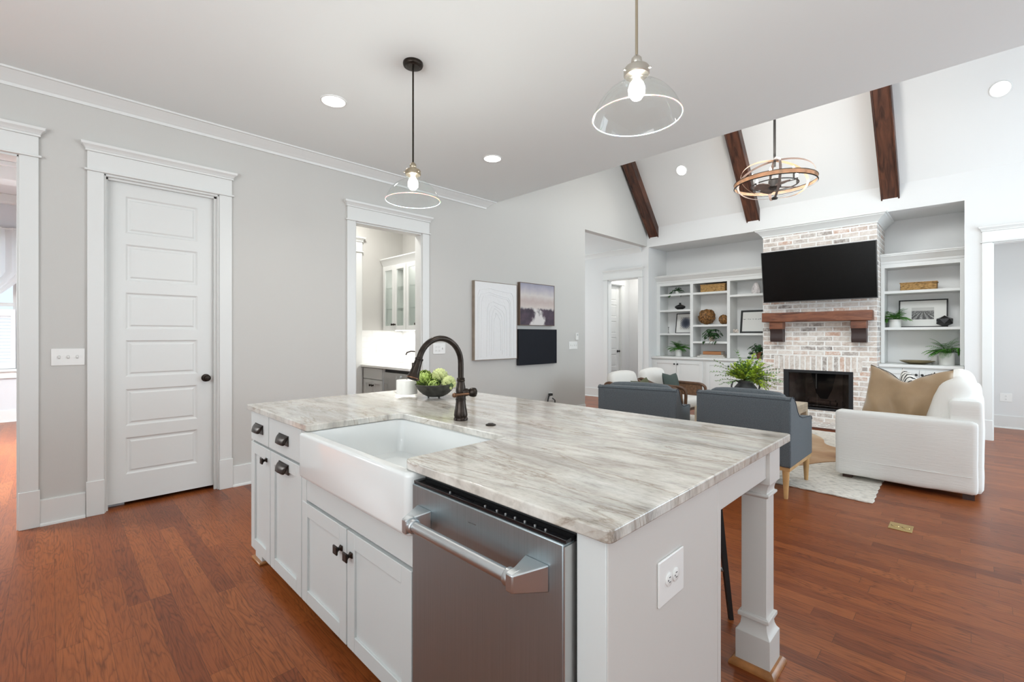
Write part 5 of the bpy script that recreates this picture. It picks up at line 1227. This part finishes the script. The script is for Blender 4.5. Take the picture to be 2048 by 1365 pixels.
potted('potted_fern', 'full fern in a wide white pot on the counter of the right bookcase', 8.68, 0.255, 0.90, cyl(0.085, 0.165), POTW, lambda m, c, r: fern(m, c, 44, 0.26, r, clampx=lim(0.14, 0.885, 1.36)), LEAFM, 6)

# ------------------------------------------------------------------ shelf objects
o = MB().lathe([(0.035, 1.807), (0.060, 1.822), (0.092, 1.845), (0.100, 1.862), (0.092, 1.880), (0.055, 1.900), (0.022, 1.912), (0.019, 1.935), (0.024, 1.945), (0.019, 1.945)], (8.72, 4.06, 0), 36).build('squat_vase', BLACK)
tag(o, 'squat black vase with a short neck on the left bookcase', 'vase')
def frame_pic(name, lab, y0, y1, z, h, fw, fm, mount, img, mt_, lean=0.07, x=8.80, dep=0.02):
    t = thing(name, lab, 'picture frame', (x, (y0+y1)/2, z))
    A = math.atan2(lean, h); M4 = Matrix.Translation((x, 0, z)) @ Matrix.Rotation(A, 4, 'Y')
    def mk(m, nm, mm): m.tf(M4); return m.build(nm, mm, t)
    mk(slab(MB(), (0, y0, 0), (dep, y1, h), 'x', [(y0+fw, y1-fw, fw, h-fw)]), 'frame', fm)
    mk(MB().box((0.006, y0+fw, fw), (dep-0.002, y1-fw, h-fw)), 'mount', MATB)
    my, mz = mount
    mk(MB().box((0.004, y0+my, mz), (0.0062, y1-my, h-mz)), 'print', mt_)
    return t
frame_pic('framed_print', 'black-framed print of a dark starburst on the left bookcase', 3.80, 4.20, 1.350, 0.40, 0.014, BLACK, (0.085, 0.075), None, art_print('burst'))
frame_pic('framed_print', 'dark-framed pale sketch half hidden behind the mantel end', 2.49, 2.98, 1.345, 0.42, 0.034, BLACK, (0.045, 0.045), None, art_print('sketch'))
frame_pic('framed_photo', 'wide black-framed photo of railway lines on the right bookcase', 0.245, 0.775, 1.422, 0.405, 0.016, BLACK, (0.145, 0.115), None, art_print('road'))
def basket(lab, y0, y1, z, h):
    t = thing('woven_basket', lab, 'basket', (8.72, (y0+y1)/2, z))
    m = MB(); x0, x1 = 8.62, 8.84
    slab(m, (x0, y0, z), (x0+0.012, y1, z+h), 'x', []); m.box((x1-0.012, y0, z), (x1, y1, z+h)).box((x0, y0, z), (x1, y0+0.012, z+h)).box((x0, y1-0.012, z), (x1, y1, z+h)).box((x0, y0, z), (x1, y1, z+0.012))
    m.build('basket_body', WICKER, t, bevel=0.006)
    m = MB(); n = 40
    for (a, b) in (((x0, y0), (x0, y1)), ((x0, y0), (x1, y0)), ((x0, y1), (x1, y1)), ((x1, y0), (x1, y1))): m.tube([(a[0], a[1], z+h), (b[0], b[1], z+h)], 0.009, 8)
    m.build('rim', WICKER, t)
basket('long woven basket on the top shelf, centre bay of the left bookcase', 3.175, 3.62, 2.112, 0.135)
basket('low woven basket on the top shelf of the right bookcase', 0.35, 0.74, 1.945, 0.105)
def burl(y, z, R, lab):
    m = MB(); c = Vector((8.74, y, z+R)); rnd = random.Random(int(R*1000))
    t = bmesh.new(); bmesh.ops.create_icosphere(t, subdivisions=3, radius=R*0.88); mp = {}
    for v in t.verts: mp[v.index] = m.bm.verts.new(c+v.co)
    for f in t.faces: m.bm.faces.new([mp[v.index] for v in f.verts])
    t.free()
    for k in range(90):
        d = Vector((rnd.gauss(0, 1), rnd.gauss(0, 1), rnd.gauss(0, 1))).normalized(); s_ = d.cross(Vector((rnd.gauss(0, 1), rnd.gauss(0, 1), rnd.gauss(0, 1)))).normalized()
        a = c+d*R*0.90-s_*R*0.20; b = c+d*R*0.93; e_ = c+d*R*0.90+s_*R*0.20
        m.tube([a, b, e_], [R*0.05, R*0.085, R*0.04], 6)
    o = m.build('decorative_wood_ball', DRIFT, smooth=30); tag(o, lab, 'decorative ball')
burl(3.55, 1.507, 0.155, 'large ball of woven brown wood chips on the left bookcase')
burl(3.235, 1.507, 0.092, 'smaller ball of brown wood chips beside the large one')
t = thing('candlestick', 'tiny dark metal candlestick left of the starburst print', 'candlestick', (8.70, 4.28, 1.35))
MB().lathe([(0.022, 1.350), (0.022, 1.354), (0.005, 1.360), (0.004, 1.42), (0.007, 1.43), (0.004, 1.44), (0.006, 1.462), (0.012, 1.468), (0.012, 1.474)], (8.68, 4.28, 0), 16).build('holder', IRON, t)
for nm, lab, y0, y1, z0, z1, x0, x1, cm in (('book', 'bottom cream book of the stack, on the counter of the centre bay', 3.17, 3.67, 0.900, 0.925, 8.60, 8.86, BOOKW), ('book', 'middle cream book, under the tan one', 3.20, 3.63, 0.926, 0.948, 8.62, 8.85, BOOKW), ('book', 'thick tan book on top of the cream books', 3.25, 3.58, 0.949, 1.010, 8.64, 8.84, BOOKT)):
    t = thing(nm, lab, 'book', ((x0+x1)/2, (y0+y1)/2, z0))
    MB().box((x0, y0, z0), (x1, y1, z0+0.003)).box((x0, y0, z1-0.003), (x1, y1, z1)).box((x0, y0, z0), (x0+0.003, y1, z1)).build('cover', cm, t)
    MB().box((x0+0.003, y0+0.006, z0+0.003), (x1-0.006, y1-0.006, z1-0.003)).build('pages', BOOKP, t)
m = MB().lathe([(0.070, 2.030), (0.074, 2.07), (0.066, 2.13), (0.055, 2.18), (0.028, 2.225), (0.001, 2.245)], (8.72, 2.68, 0), 9, wob=lambda a, k: 0.08*math.sin(3*a+k))
o = m.build('stone_carving', CERW, smooth=15); tag(o, 'pale rounded stone carving on the top shelf next to the chimney', 'ornament')
rnd = random.Random(2); m = MB()
for k in range(9):
    c_ = Vector((8.63+rnd.uniform(-.02, .02), 2.98+rnd.uniform(-.045, .045), 1.367+rnd.uniform(0, .05)))
    m.lathe([(0.001, -0.018), (0.014, -0.010), (0.020, 0), (0.013, 0.010), (0.001, 0.016)], c_, 8, wob=lambda a, k_: 0.25*math.sin(5*a))
o = m.build('white_coral', mat('coral', (0.74, 0.66, 0.60), 0.8)); tag(o, 'small clump of white coral in front of the dark-framed sketch', 'ornament')
bmx = bmesh.new(); bmesh.ops.create_icosphere(bmx, subdivisions=1, radius=0.088)
m = MB(); mp = {}; 
for v in bmx.verts: mp[v.index] = m.bm.verts.new((8.66+v.co.x, 0.275+v.co.y*1.12, 1.422+0.078+v.co.z*0.9))
for f in bmx.faces: m.bm.faces.new([mp[v.index] for v in f.verts])
bmx.free()
for v in m.bm.verts: v.co.z = max(v.co.z, 1.4225)
o = m.build('faceted_ornament', BLACKG, smooth=5); tag(o, 'glossy black faceted ornament in front of the wide framed photo', 'ornament')
o = MB().lathe([(0.08, 0.900), (0.12, 0.912), (0.175, 0.934), (0.195, 0.948), (0.190, 0.950), (0.11, 0.918), (0.001, 0.915)], (8.66, 0.56, 0), 48).build('gold_dish', PLATEG); tag(o, 'wide shallow antique gold dish on the counter of the right bookcase', 'dish')
o = MB().lathe([(r_, 0.9+h_) for r_, h_ in cyl(0.045, 0.11)], (8.78, 0.375, 0), 28).build('white_cup_pot', POTW); tag(o, 'small plain white pot tucked left of the wide-potted fern', 'pot')

# ------------------------------------------------------------------ ring fan light
FX, FY, FZ = 6.2, 1.70, 3.15
fn = thing('ceiling_fan_light', 'caged ring ceiling fan with oak bands, small blades and lit candle bulbs', 'ceiling fan', (FX, FY, FZ-0.2))
MB().tube([(FX, FY, RZ-0.05), (FX, FY, FZ+0.2)], 0.014, 12).build('rod', IRON, fn)
MB().lathe([(0.07, RZ-0.03), (0.075, RZ-0.10), (0.02, RZ-0.15)], (FX, FY, 0), 28).build('canopy', IRON, fn)
MB().ring((FX, FY, FZ), 0.44, 0, 64, 4, sz=(0.004, 0.022)).build('oak_band', RINGW, fn)
MB().ring((FX, FY, FZ-0.03), 0.443, 0, 64, 4, sz=(0.005, 0.004)).ring((FX, FY, FZ+0.022), 0.443, 0, 64, 4, sz=(0.005, 0.004)).build('band_edge', IRON, fn)
for a in (0.40, 1.50, 2.45):
    MB().ring((FX, FY, FZ+0.045), 0.432, 0, 72, 4, sz=(0.006, 0.015), ry=0.52, rz=a).build('hoop', RINGW if a > 2 else BLADE, fn)
MB().ring((FX, FY, FZ-0.02), 0.25, 0.007, 48, 8).build('candle_ring', IRON, fn)
for k in range(3): a = 2*PI*k/3+0.3; MB().tube([(FX, FY, FZ-0.02), (FX+0.25*math.cos(a), FY+0.25*math.sin(a), FZ-0.02)], 0.006, 6).build('spoke', IRON, fn)
for k in range(6):
    a = 2*PI*k/6+0.1; x, y = FX+0.25*math.cos(a), FY+0.25*math.sin(a)
    s_ = MB().tube([(x, y, FZ-0.02), (x, y, FZ+0.06)], 0.010, 10).build('candle_sleeve', IRON, fn)
    MB().lathe([(0.008, FZ+0.06), (0.014, FZ+0.08), (0.013, FZ+0.10), (0.003, FZ+0.125)], (x, y, 0), 12).build('bulb', BULB, fn)
l = bpy.data.lights.new('fan_glow', 'POINT'); l.energy = 40; l.shadow_soft_size = 0.3; l.color = WARM
o = bpy.data.objects.new('fan_glow', l); C.objects.link(o); o.location = (FX, FY, FZ+0.33)
MB().lathe([(0.05, FZ-0.07), (0.07, FZ-0.05), (0.07, FZ+0.03), (0.04, FZ+0.06)], (FX, FY, 0), 24).build('motor', IRON, fn)
MB().lathe([(0.010, FZ-0.20), (0.030, FZ-0.195), (0.035, FZ-0.18), (0.02, FZ-0.165)], (FX, FY, 0), 20).build('bottom_hub', IRON, fn)
for k in range(4):
    a = PI/2*k+0.8; m = MB(); d = Vector((math.cos(a), math.sin(a), 0)); s_ = Vector((-d.y, d.x, 0)); c_ = Vector((FX, FY, FZ-0.05))
    pts = [(0.07, -0.03), (0.10, -0.055), (0.18, -0.07), (0.225, -0.055), (0.24, 0), (0.225, 0.055), (0.18, 0.07), (0.10, 0.055), (0.07, 0.03)]
    m.prism([c_+d*p+s_*q2+Vector((0, 0, q2*0.25)) for p, q2 in pts], (0, 0, 0.008)); m.build('blade', BLADE, fn)

# ------------------------------------------------------------------ rug, cowhide
m = MB(); rx0, rx1, ry0, ry1 = 4.49, 7.38, 0.553, 4.05
n1, n2 = 90, 110; pts = []
def wav(a, k): return 0.004*math.sin(a*150)+0.010*math.sin(a*4+k)
for i in range(n1): s_ = rx0+(rx1-rx0)*i/n1; pts.append((s_, ry0+wav(s_, 0)))
for i in range(n2): s_ = ry0+(ry1-ry0)*i/n2; pts.append((rx1+wav(s_, 1), s_))
for i in range(n1): s_ = rx1-(rx1-rx0)*i/n1; pts.append((s_, ry1+wav(s_, 2)))
for i in range(n2): s_ = ry1-(ry1-ry0)*i/n2; pts.append((rx0+wav(s_, 3), s_))
o = MB().prism([(x, y, 0.001) for x, y in pts], (0, 0, 0.011)).build('woven_rug', JUTE, bevel=0.003); tag(o, 'large cream chunky-weave rug under the seating', 'rug')
pts = []
for i in range(120):
    a = 2*PI*i/120; r_ = 1+0.10*math.sin(2*a+0.4)+0.13*math.cos(4*a+0.2)+0.05*math.sin(7*a)
    pts.append((6.05+1.05*r_*math.cos(a), 1.72+0.76*r_*math.sin(a)))
o = MB().prism([(x, y, 0.013) for x, y in pts], (0, 0, 0.005)).build('cowhide_rug', COW); tag(o, 'tan and cream cowhide layered on the woven rug', 'rug')

# ------------------------------------------------------------------ slate armchairs (facing +x in local space, back at x=0)
def slate_chair(loc, rz, lab):
    t = thing('upholstered_armchair', lab, 'armchair', loc, rz, 'slate armchairs with their backs to the island')
    W2 = 0.375; Hb = 0.815; zb_ = 0.255
    def B(mb, nm, mm, **k): return mb.build(nm, mm, t, local=True, **k)
    B(MB().soft((0, -W2+0.03, zb_), (0.11, W2-0.03, Hb), 0.03, 10, nz=0.002), 'backrest', FAB)
    B(MB().soft((0.09, -W2+0.075, 0.44), (0.22, W2-0.075, Hb+0.012), 0.05, 8, nz=0.004, bulge=0.02), 'back_cushion', FAB)
    for s in (-1, 1):
        y0, y1 = (s*W2, s*(W2-0.075))
        pr = [(0.0, zb_), (0.0, Hb-0.03), (0.02, Hb-0.008), (0.06, Hb-0.004), (0.11, Hb-0.02), (0.16, Hb-0.07), (0.21, Hb-0.135), (0.27, 0.635), (0.36, 0.612), (0.48, 0.604), (0.61, 0.598), (0.665, 0.588), (0.682, 0.56), (0.684, zb_)]
        B(MB().prism([(x, min(y0, y1), z) for x, z in pr], (0, 0.075, 0)), 'arm', FAB, bevel=0.014, seg=3, smooth=50)
        m = MB(); m.tube([(x, s*(W2-0.002), z) for x, z in pr[1:-1]], 0.0035, 6); B(m, 'piping', FABP)
    m = MB(); m.tube([(0.002, -W2+0.01, Hb-0.025), (0.002, W2-0.01, Hb-0.025)], 0.0035, 6); B(m, 'piping', FABP)
    B(MB().soft((0.06, -W2+0.07, zb_), (0.745, W2-0.07, 0.345), 0.02, 6), 'seat_base', FAB)
    B(MB().soft((0.18, -W2+0.078, 0.345), (0.76, W2-0.078, 0.475), 0.045, 8, bulge=0.015), 'seat_cushion', FAB)
    B(MB().box((0.02, -W2+0.01, 0.225), (0.70, -W2+0.035, zb_)).box((0.02, W2-0.035, 0.225), (0.70, W2-0.01, zb_)).box((0.02, -W2+0.035, 0.225), (0.045, W2-0.035, zb_)).box((0.675, -W2+0.035, 0.225), (0.70, W2-0.035, zb_)), 'wood_rail', WOODL)
    for x in (0.045, 0.675):
        for s in (-1, 1): B(MB().tube([(x, s*(W2-0.045), 0.0), (x, s*(W2-0.045), 0.23)], [0.015, 0.027], 16), 'leg', WOODL)
    return t
slate_chair((4.10, 1.385, 0.0), 0.0, 'slate blue-grey armchair nearer the sofa, its oak legs showing')
slate_chair((3.93, 2.27, 0.0), math.radians(14), 'slate blue-grey armchair farther left, angled, its back to the island')

# ------------------------------------------------------------------ walnut lounge chairs (facing -Y)
def lounge(cx, lab, seed):
    t = thing('lounge_chair', lab, 'armchair', (cx, 3.2, 0.013), 0, 'walnut lounge chairs with white cushions')
    hw = 0.335
    for s in (-1, 1):
        x = cx+s*hw
        arm = [(x, 3.66, 0.013), (x, 3.63, 0.35), (x, 3.58, 0.60), (x, 3.53, 0.650), (x, 3.46, 0.648), (x, 3.36, 0.610), (x, 3.25, 0.583), (x, 3.0, 0.578), (x, 2.90, 0.572), (x, 2.845, 0.545), (x, 2.825, 0.49), (x, 2.83, 0.30), (x, 2.84, 0.013)]
        # smooth the polyline
        P = [Vector(p) for p in arm]; Q = []
        for i in range(len(P)-1):
            p0, p1, p2, p3 = P[max(i-1, 0)], P[i], P[i+1], P[min(i+2, len(P)-1)]
            for k in range(4):
                u = k/4; Q.append(0.5*((2*p1)+(p2-p0)*u+(2*p0-5*p1+4*p2-p3)*u*u+(3*p1-p0-3*p2+p3)*u**3))
        Q.append(P[-1])
        f = MB().tube(Q, 0.022, 10).build('arm_frame', WOODW, t)
        MB().prism([(x-0.006, 2.86, 0.22), (x-0.006, 3.60, 0.20), (x-0.006, 3.55, 0.58), (x-0.006, 3.25, 0.57), (x-0.006, 2.88, 0.55)], (0.012, 0, 0)).build('side_panel', CANEW, f)
    MB().tube([(cx-hw, 3.545, 0.645), (cx+hw, 3.545, 0.645)], 0.020, 10).build('back_rail', WOODW, t)
    MB().box((cx-hw+0.015, 2.88, 0.22), (cx+hw-0.015, 3.60, 0.26)).build('seat_deck', WOODW, t, bevel=0.005)
    MB().soft((cx-hw+0.03, 2.84, 0.262), (cx+hw-0.03, 3.45, 0.40), 0.05, 8, nz=0.004, bulge=0.015, seed=seed).build('seat_cushion', LINENW, t)
    m = MB().soft((-hw+0.03, -0.07, 0), (hw-0.03, 0.07, 0.42), 0.06, 9, nz=0.006, bulge=0.03, seed=seed+1)
    m.tf(Matrix.Translation((cx, 3.42, 0.375)) @ Matrix.Rotation(-0.28, 4, 'X')); m.build('back_cushion', LINENW, t)
lounge(5.72, 'walnut-armed chair with a plump white cushion, nearer the hall opening', 1)
lounge(6.58, 'walnut-armed chair with white cushion and green-grey pillow, nearer the bookcase', 4)

def pillow(w, h, th, mtx, pinch=0.06, trap=0.0, chop=0.0, n=22, seed=0, wr=0.006, fold=0.004):
    m = MB(); G = {}
    for side in (1, -1):
        for j in range(n+1):
            for i in range(n+1):
                u = -1+2*i/n; v = -1+2*j/n
                edge = i in (0, n) or j in (0, n)
                if side == -1 and edge: G[(side, i, j)] = G[(1, i, j)]; continue
                f = ((1-abs(u)**2.2)*(1-abs(v)**2.2))
                x = u*w/2*(1-trap*v)*(1-pinch*(1-v*v)*abs(u)); z = v*h/2*(1-pinch*(1-u*u)*abs(v))
                if chop and v > -0.2: z -= chop*(0.6*math.exp(-((u-0.06)/0.30)**2)+0.4*(1-u*u))*((v+0.2)/1.2)**1.5
                y = side*th/2*max(f, 0)**0.45
                y += side*fold*math.sin(7.5*math.atan2(u, v+1.25)+seed)*max(f, 0)**0.5
                p = Vector((x, y, z)); p += noise.noise_vector(p*7+Vector((seed, seed, 0)))*wr*(1 if not edge else 0.4)
                G[(side, i, j)] = m.bm.verts.new(p)
        for j in range(n):
            for i in range(n):
                q4 = [G[(side, i, j)], G[(side, i+1, j)], G[(side, i+1, j+1)], G[(side, i, j+1)]]
                if len(set(q4)) == 4: m.bm.faces.new(q4 if side == 1 else q4[::-1])
    m.tf(mtx); return m
T = Matrix.Translation; Rz = lambda a: Matrix.Rotation(a, 4, 'Z'); Rx = lambda a: Matrix.Rotation(a, 4, 'X'); Ry = lambda a: Matrix.Rotation(a, 4, 'Y')
o = pillow(0.44, 0.36, 0.13, T((6.58, 3.20, 0.565)) @ Rx(-0.22) @ Ry(0.06), chop=0.02, seed=3).build('throw_pillow', TEALP, smooth=60); tag(o, 'green-grey pillow in the lounge chair nearer the bookcase', 'pillow')
o = pillow(0.44, 0.34, 0.13, T((5.72, 3.20, 0.545)) @ Rx(-0.30) @ Ry(-0.05), chop=0.03, seed=5).build('throw_pillow', OLIVEP, smooth=60); tag(o, 'olive pillow just showing over the back of the angled slate armchair', 'pillow')

# ------------------------------------------------------------------ coffee table + vase
ctb = thing('coffee_table', 'low whitewashed wood coffee table in the middle of the seating', 'coffee table', (6.15, 1.95, 0.02))
x0, x1, y0, y1 = 5.50, 6.83, 1.49, 2.38
MB().box((x0, y0, 0.405), (x1, y1, 0.45)).build('tabletop', LIGHTWOOD, ctb, bevel=0.004)
MB().box((x0, y0, 0.345), (x1, y0+0.03, 0.404)).box((x0, y1-0.03, 0.345), (x1, y1, 0.404)).box((x0, y0+0.03, 0.345), (x0+0.03, y1-0.03, 0.404)).box((x1-0.03, y0+0.03, 0.345), (x1, y1-0.03, 0.404)).build('apron', LIGHTWOOD, ctb, bevel=0.003)
MB().box((x0+0.04, y0+0.04, 0.10), (x1-0.04, y1-0.04, 0.13)).build('lower_shelf', TABLEIN, ctb)
for x in (x0, x1-0.07):
    for y in (y0, y1-0.07): MB().box((x, y, 0.0185), (x+0.07, y+0.07, 0.345)).build('leg', LIGHTWOOD, ctb, bevel=0.003)
vx, vy = 6.20, 2.03
vs = thing('greenery_vase', 'dark two-handled urn filled with wild green sprigs on the coffee table', 'vase', (vx, vy, 0.45))
URN = mat('dark_clay_urn', (0.05, 0.05, 0.055), 0.6, var=0.4, vscale=14, bump=0.2, bscale=30)
MB().lathe([(0.075, 0.451), (0.105, 0.49), (0.135, 0.55), (0.142, 0.60), (0.128, 0.65), (0.095, 0.69), (0.080, 0.71), (0.085, 0.735), (0.075, 0.735), (0.070, 0.70)], (vx, vy, 0), 40).build('urn_body', URN, vs)
for s in (-1, 1):
    dx, dy = s*-0.707, s*0.707
    MB().tube([(vx+dx*r_, vy+dy*r_, z) for r_, z in ((0.082, 0.715), (0.125, 0.735), (0.165, 0.715), (0.178, 0.66), (0.165, 0.61), (0.135, 0.58))], 0.010, 10).build('handle', URN, vs)
rnd = random.Random(21); m1, m2_, m3 = MB(), MB(), MB()
for k in range(210):     # dense lime mound
    a = rnd.uniform(0, 2*PI); right = math.cos(a-(-PI/4)); el = rnd.uniform(0.05 if right > 0.3 else 0.5, 1.45); L = rnd.uniform(0.13, 0.25)
    L *= 1+0.45*max(0, right)
    p = Vector((vx, vy, 0.735)); d = Vector((math.cos(a)*math.cos(el), math.sin(a)*math.cos(el), math.sin(el)*0.85)); pts = [p.copy()]
    for i in range(7):
        d.z -= 0.05*(1+1.4*max(0, right)); d.normalize(); p = p+d*L/7; pts.append(p.copy())
        if i > 0:
            for s in range(3):
                dd = Vector((rnd.uniform(-1, 1), rnd.uniform(-1, 1), rnd.uniform(-0.4, 0.9))); leaf(m1 if k % 6 else m2_, p, dd+d, Vector((0, 0, 1)), rnd.uniform(0.026, 0.046), 0.024, 0.2)
    m3.tube(pts, 0.0013, 4, cap=False)
for k in range(26):      # airy sprigs
    a = rnd.uniform(0, 2*PI); el = rnd.uniform(0.25, 1.3); L = rnd.uniform(0.32, 0.46)
    p = Vector((vx, vy, 0.72)); d = Vector((math.cos(a)*math.cos(el), math.sin(a)*math.cos(el), math.sin(el)*0.8)); pts = [p.copy()]
    for i in range(12):
        d.z -= 0.05; d += Vector((rnd.uniform(-.06, .06), rnd.uniform(-.06, .06), 0)); d.normalize(); p = p+d*L/12; pts.append(p.copy())
        if i > 3:
            for s in (-1, 1): leaf(m2_, p, Vector((-d.y*s, d.x*s, rnd.uniform(-.5, .9)))+d*0.5, Vector((0, 0, 1)), 0.034, 0.015, 0.15)
    m3.tube(pts, 0.0013, 4, cap=False)
m1.build('lime_foliage', LEAFL, vs, smooth=60); m2_.build('green_sprigs', LEAFS, vs, smooth=60); m3.build('stems', STEM, vs)

# ------------------------------------------------------------------ sofa
sf = thing('slipcovered_sofa', 'white linen slipcovered sofa, its near arm end facing the island', 'sofa', (6.1, 0.42, 0.0))
sx0, sx1, sy0, sy1 = 5.078, 7.28, -0.03, 0.895
def armp(xa, xb, nm, seed):
    m = MB().soft((xa, sy0, 0.045), (xb, sy1, 0.622), 0.032, 16, nz=0.0045, ns=3.5, seed=seed)
    for v in m.bm.verts:      # skirt: slight flare and a seam line
        if v.co.z < 0.20:
            f = (0.20-v.co.z)/0.16
            v.co.x += (-0.006 if v.co.x < (xa+xb)/2 else 0.006)*f + 0.003*math.sin(v.co.y*40)*f
            v.co.z += 0.004*math.sin(v.co.y*9+seed)*f
    m.build(nm, LINEN, sf, smooth=50)
armp(sx0, sx0+0.16, 'arm', 1); armp(sx1-0.16, sx1, 'arm', 2)
MB().box((sx0-0.004, sy0+0.03, 0.186), (sx0+0.002, sy1-0.03, 0.189)).build('skirt_seam', LINEN, sf)
MB().soft((sx0+0.05, sy0-0.035, 0.045), (sx1-0.05, sy0+0.17, 0.79), 0.04, 14, nz=0.006, ns=3, seed=4).build('back', LINEN, sf)
MB().soft((sx0+0.12, sy0+0.10, 0.06), (sx1-0.12, sy1-0.01, 0.33), 0.03, 8, nz=0.003).build('seat_base', LINEN, sf)
for a, b, s in ((sx0+0.165, 6.175, 1), (6.185, sx1-0.165, 2)):
    MB().soft((a, 0.16, 0.33), (b, sy1+0.01, 0.47), 0.045, 9, nz=0.004, bulge=0.012, seed=s).build('seat_cushion', LINEN, sf)
for k, (a, b) in enumerate(((sx0+0.17, 5.82), (5.83, 6.48), (6.49, sx1-0.17))):
    m = MB().soft((a, -0.11, 0), (b, 0.11, 0.49), 0.095, 10, nz=0.010, ns=4, bulge=0.02, seed=k+6)
    m.tf(T((0, 0.215, 0.455)) @ Rx(0.32)); m.build('back_cushion', LINENW, sf, smooth=60)
for x in (sx0+0.05, sx1-0.12):
    for y in (sy0+0.02, sy1-0.12): MB().box((x, y, 0.0125 if y > 0.4 else 0.0), (x+0.07, y+0.07, 0.06)).build('foot', mat('sofa_foot', (0.05, 0.02, 0.012), 0.4) if 'sofa_foot' not in bpy.data.materials else bpy.data.materials['sofa_foot'], sf)
M4 = T((5.47, 0.42, 0.735)) @ Rz(PI/2-0.10) @ Rx(0.20) @ Ry(-0.03)
tp = thing('throw_pillow', 'large tan pillow with a chopped top edge against the near sofa arm', 'pillow', (5.47, 0.43, 0.47))
pillow(0.63, 0.57, 0.20, M4, chop=0.14, seed=9, wr=0.022, pinch=0.045, n=40, fold=0.026, trap=0.09).build('cushion', TAN, tp, smooth=60)
m = MB(); m.tube([M4 @ Vector(((-1+2*i/30)*0.287, 0.0, 0.285*(1-0.045*(1-(-1+2*i/30)**2))-0.14*(0.6*math.exp(-(((-1+2*i/30)-0.06)/0.30)**2)+0.4*(1-(-1+2*i/30)**2)))) for i in range(31)], 0.0035, 6); m.build('piping', mat('dark_piping', (0.07, 0.06, 0.055), 0.8), tp)
o = pillow(0.46, 0.50, 0.15, T((5.93, 0.40, 0.72)) @ Rz(PI+0.62) @ Rx(-0.12), chop=0.09, seed=14).build('throw_pillow', PATT, smooth=60); tag(o, 'black and white patterned pillow peeking out behind the tan one', 'pillow')
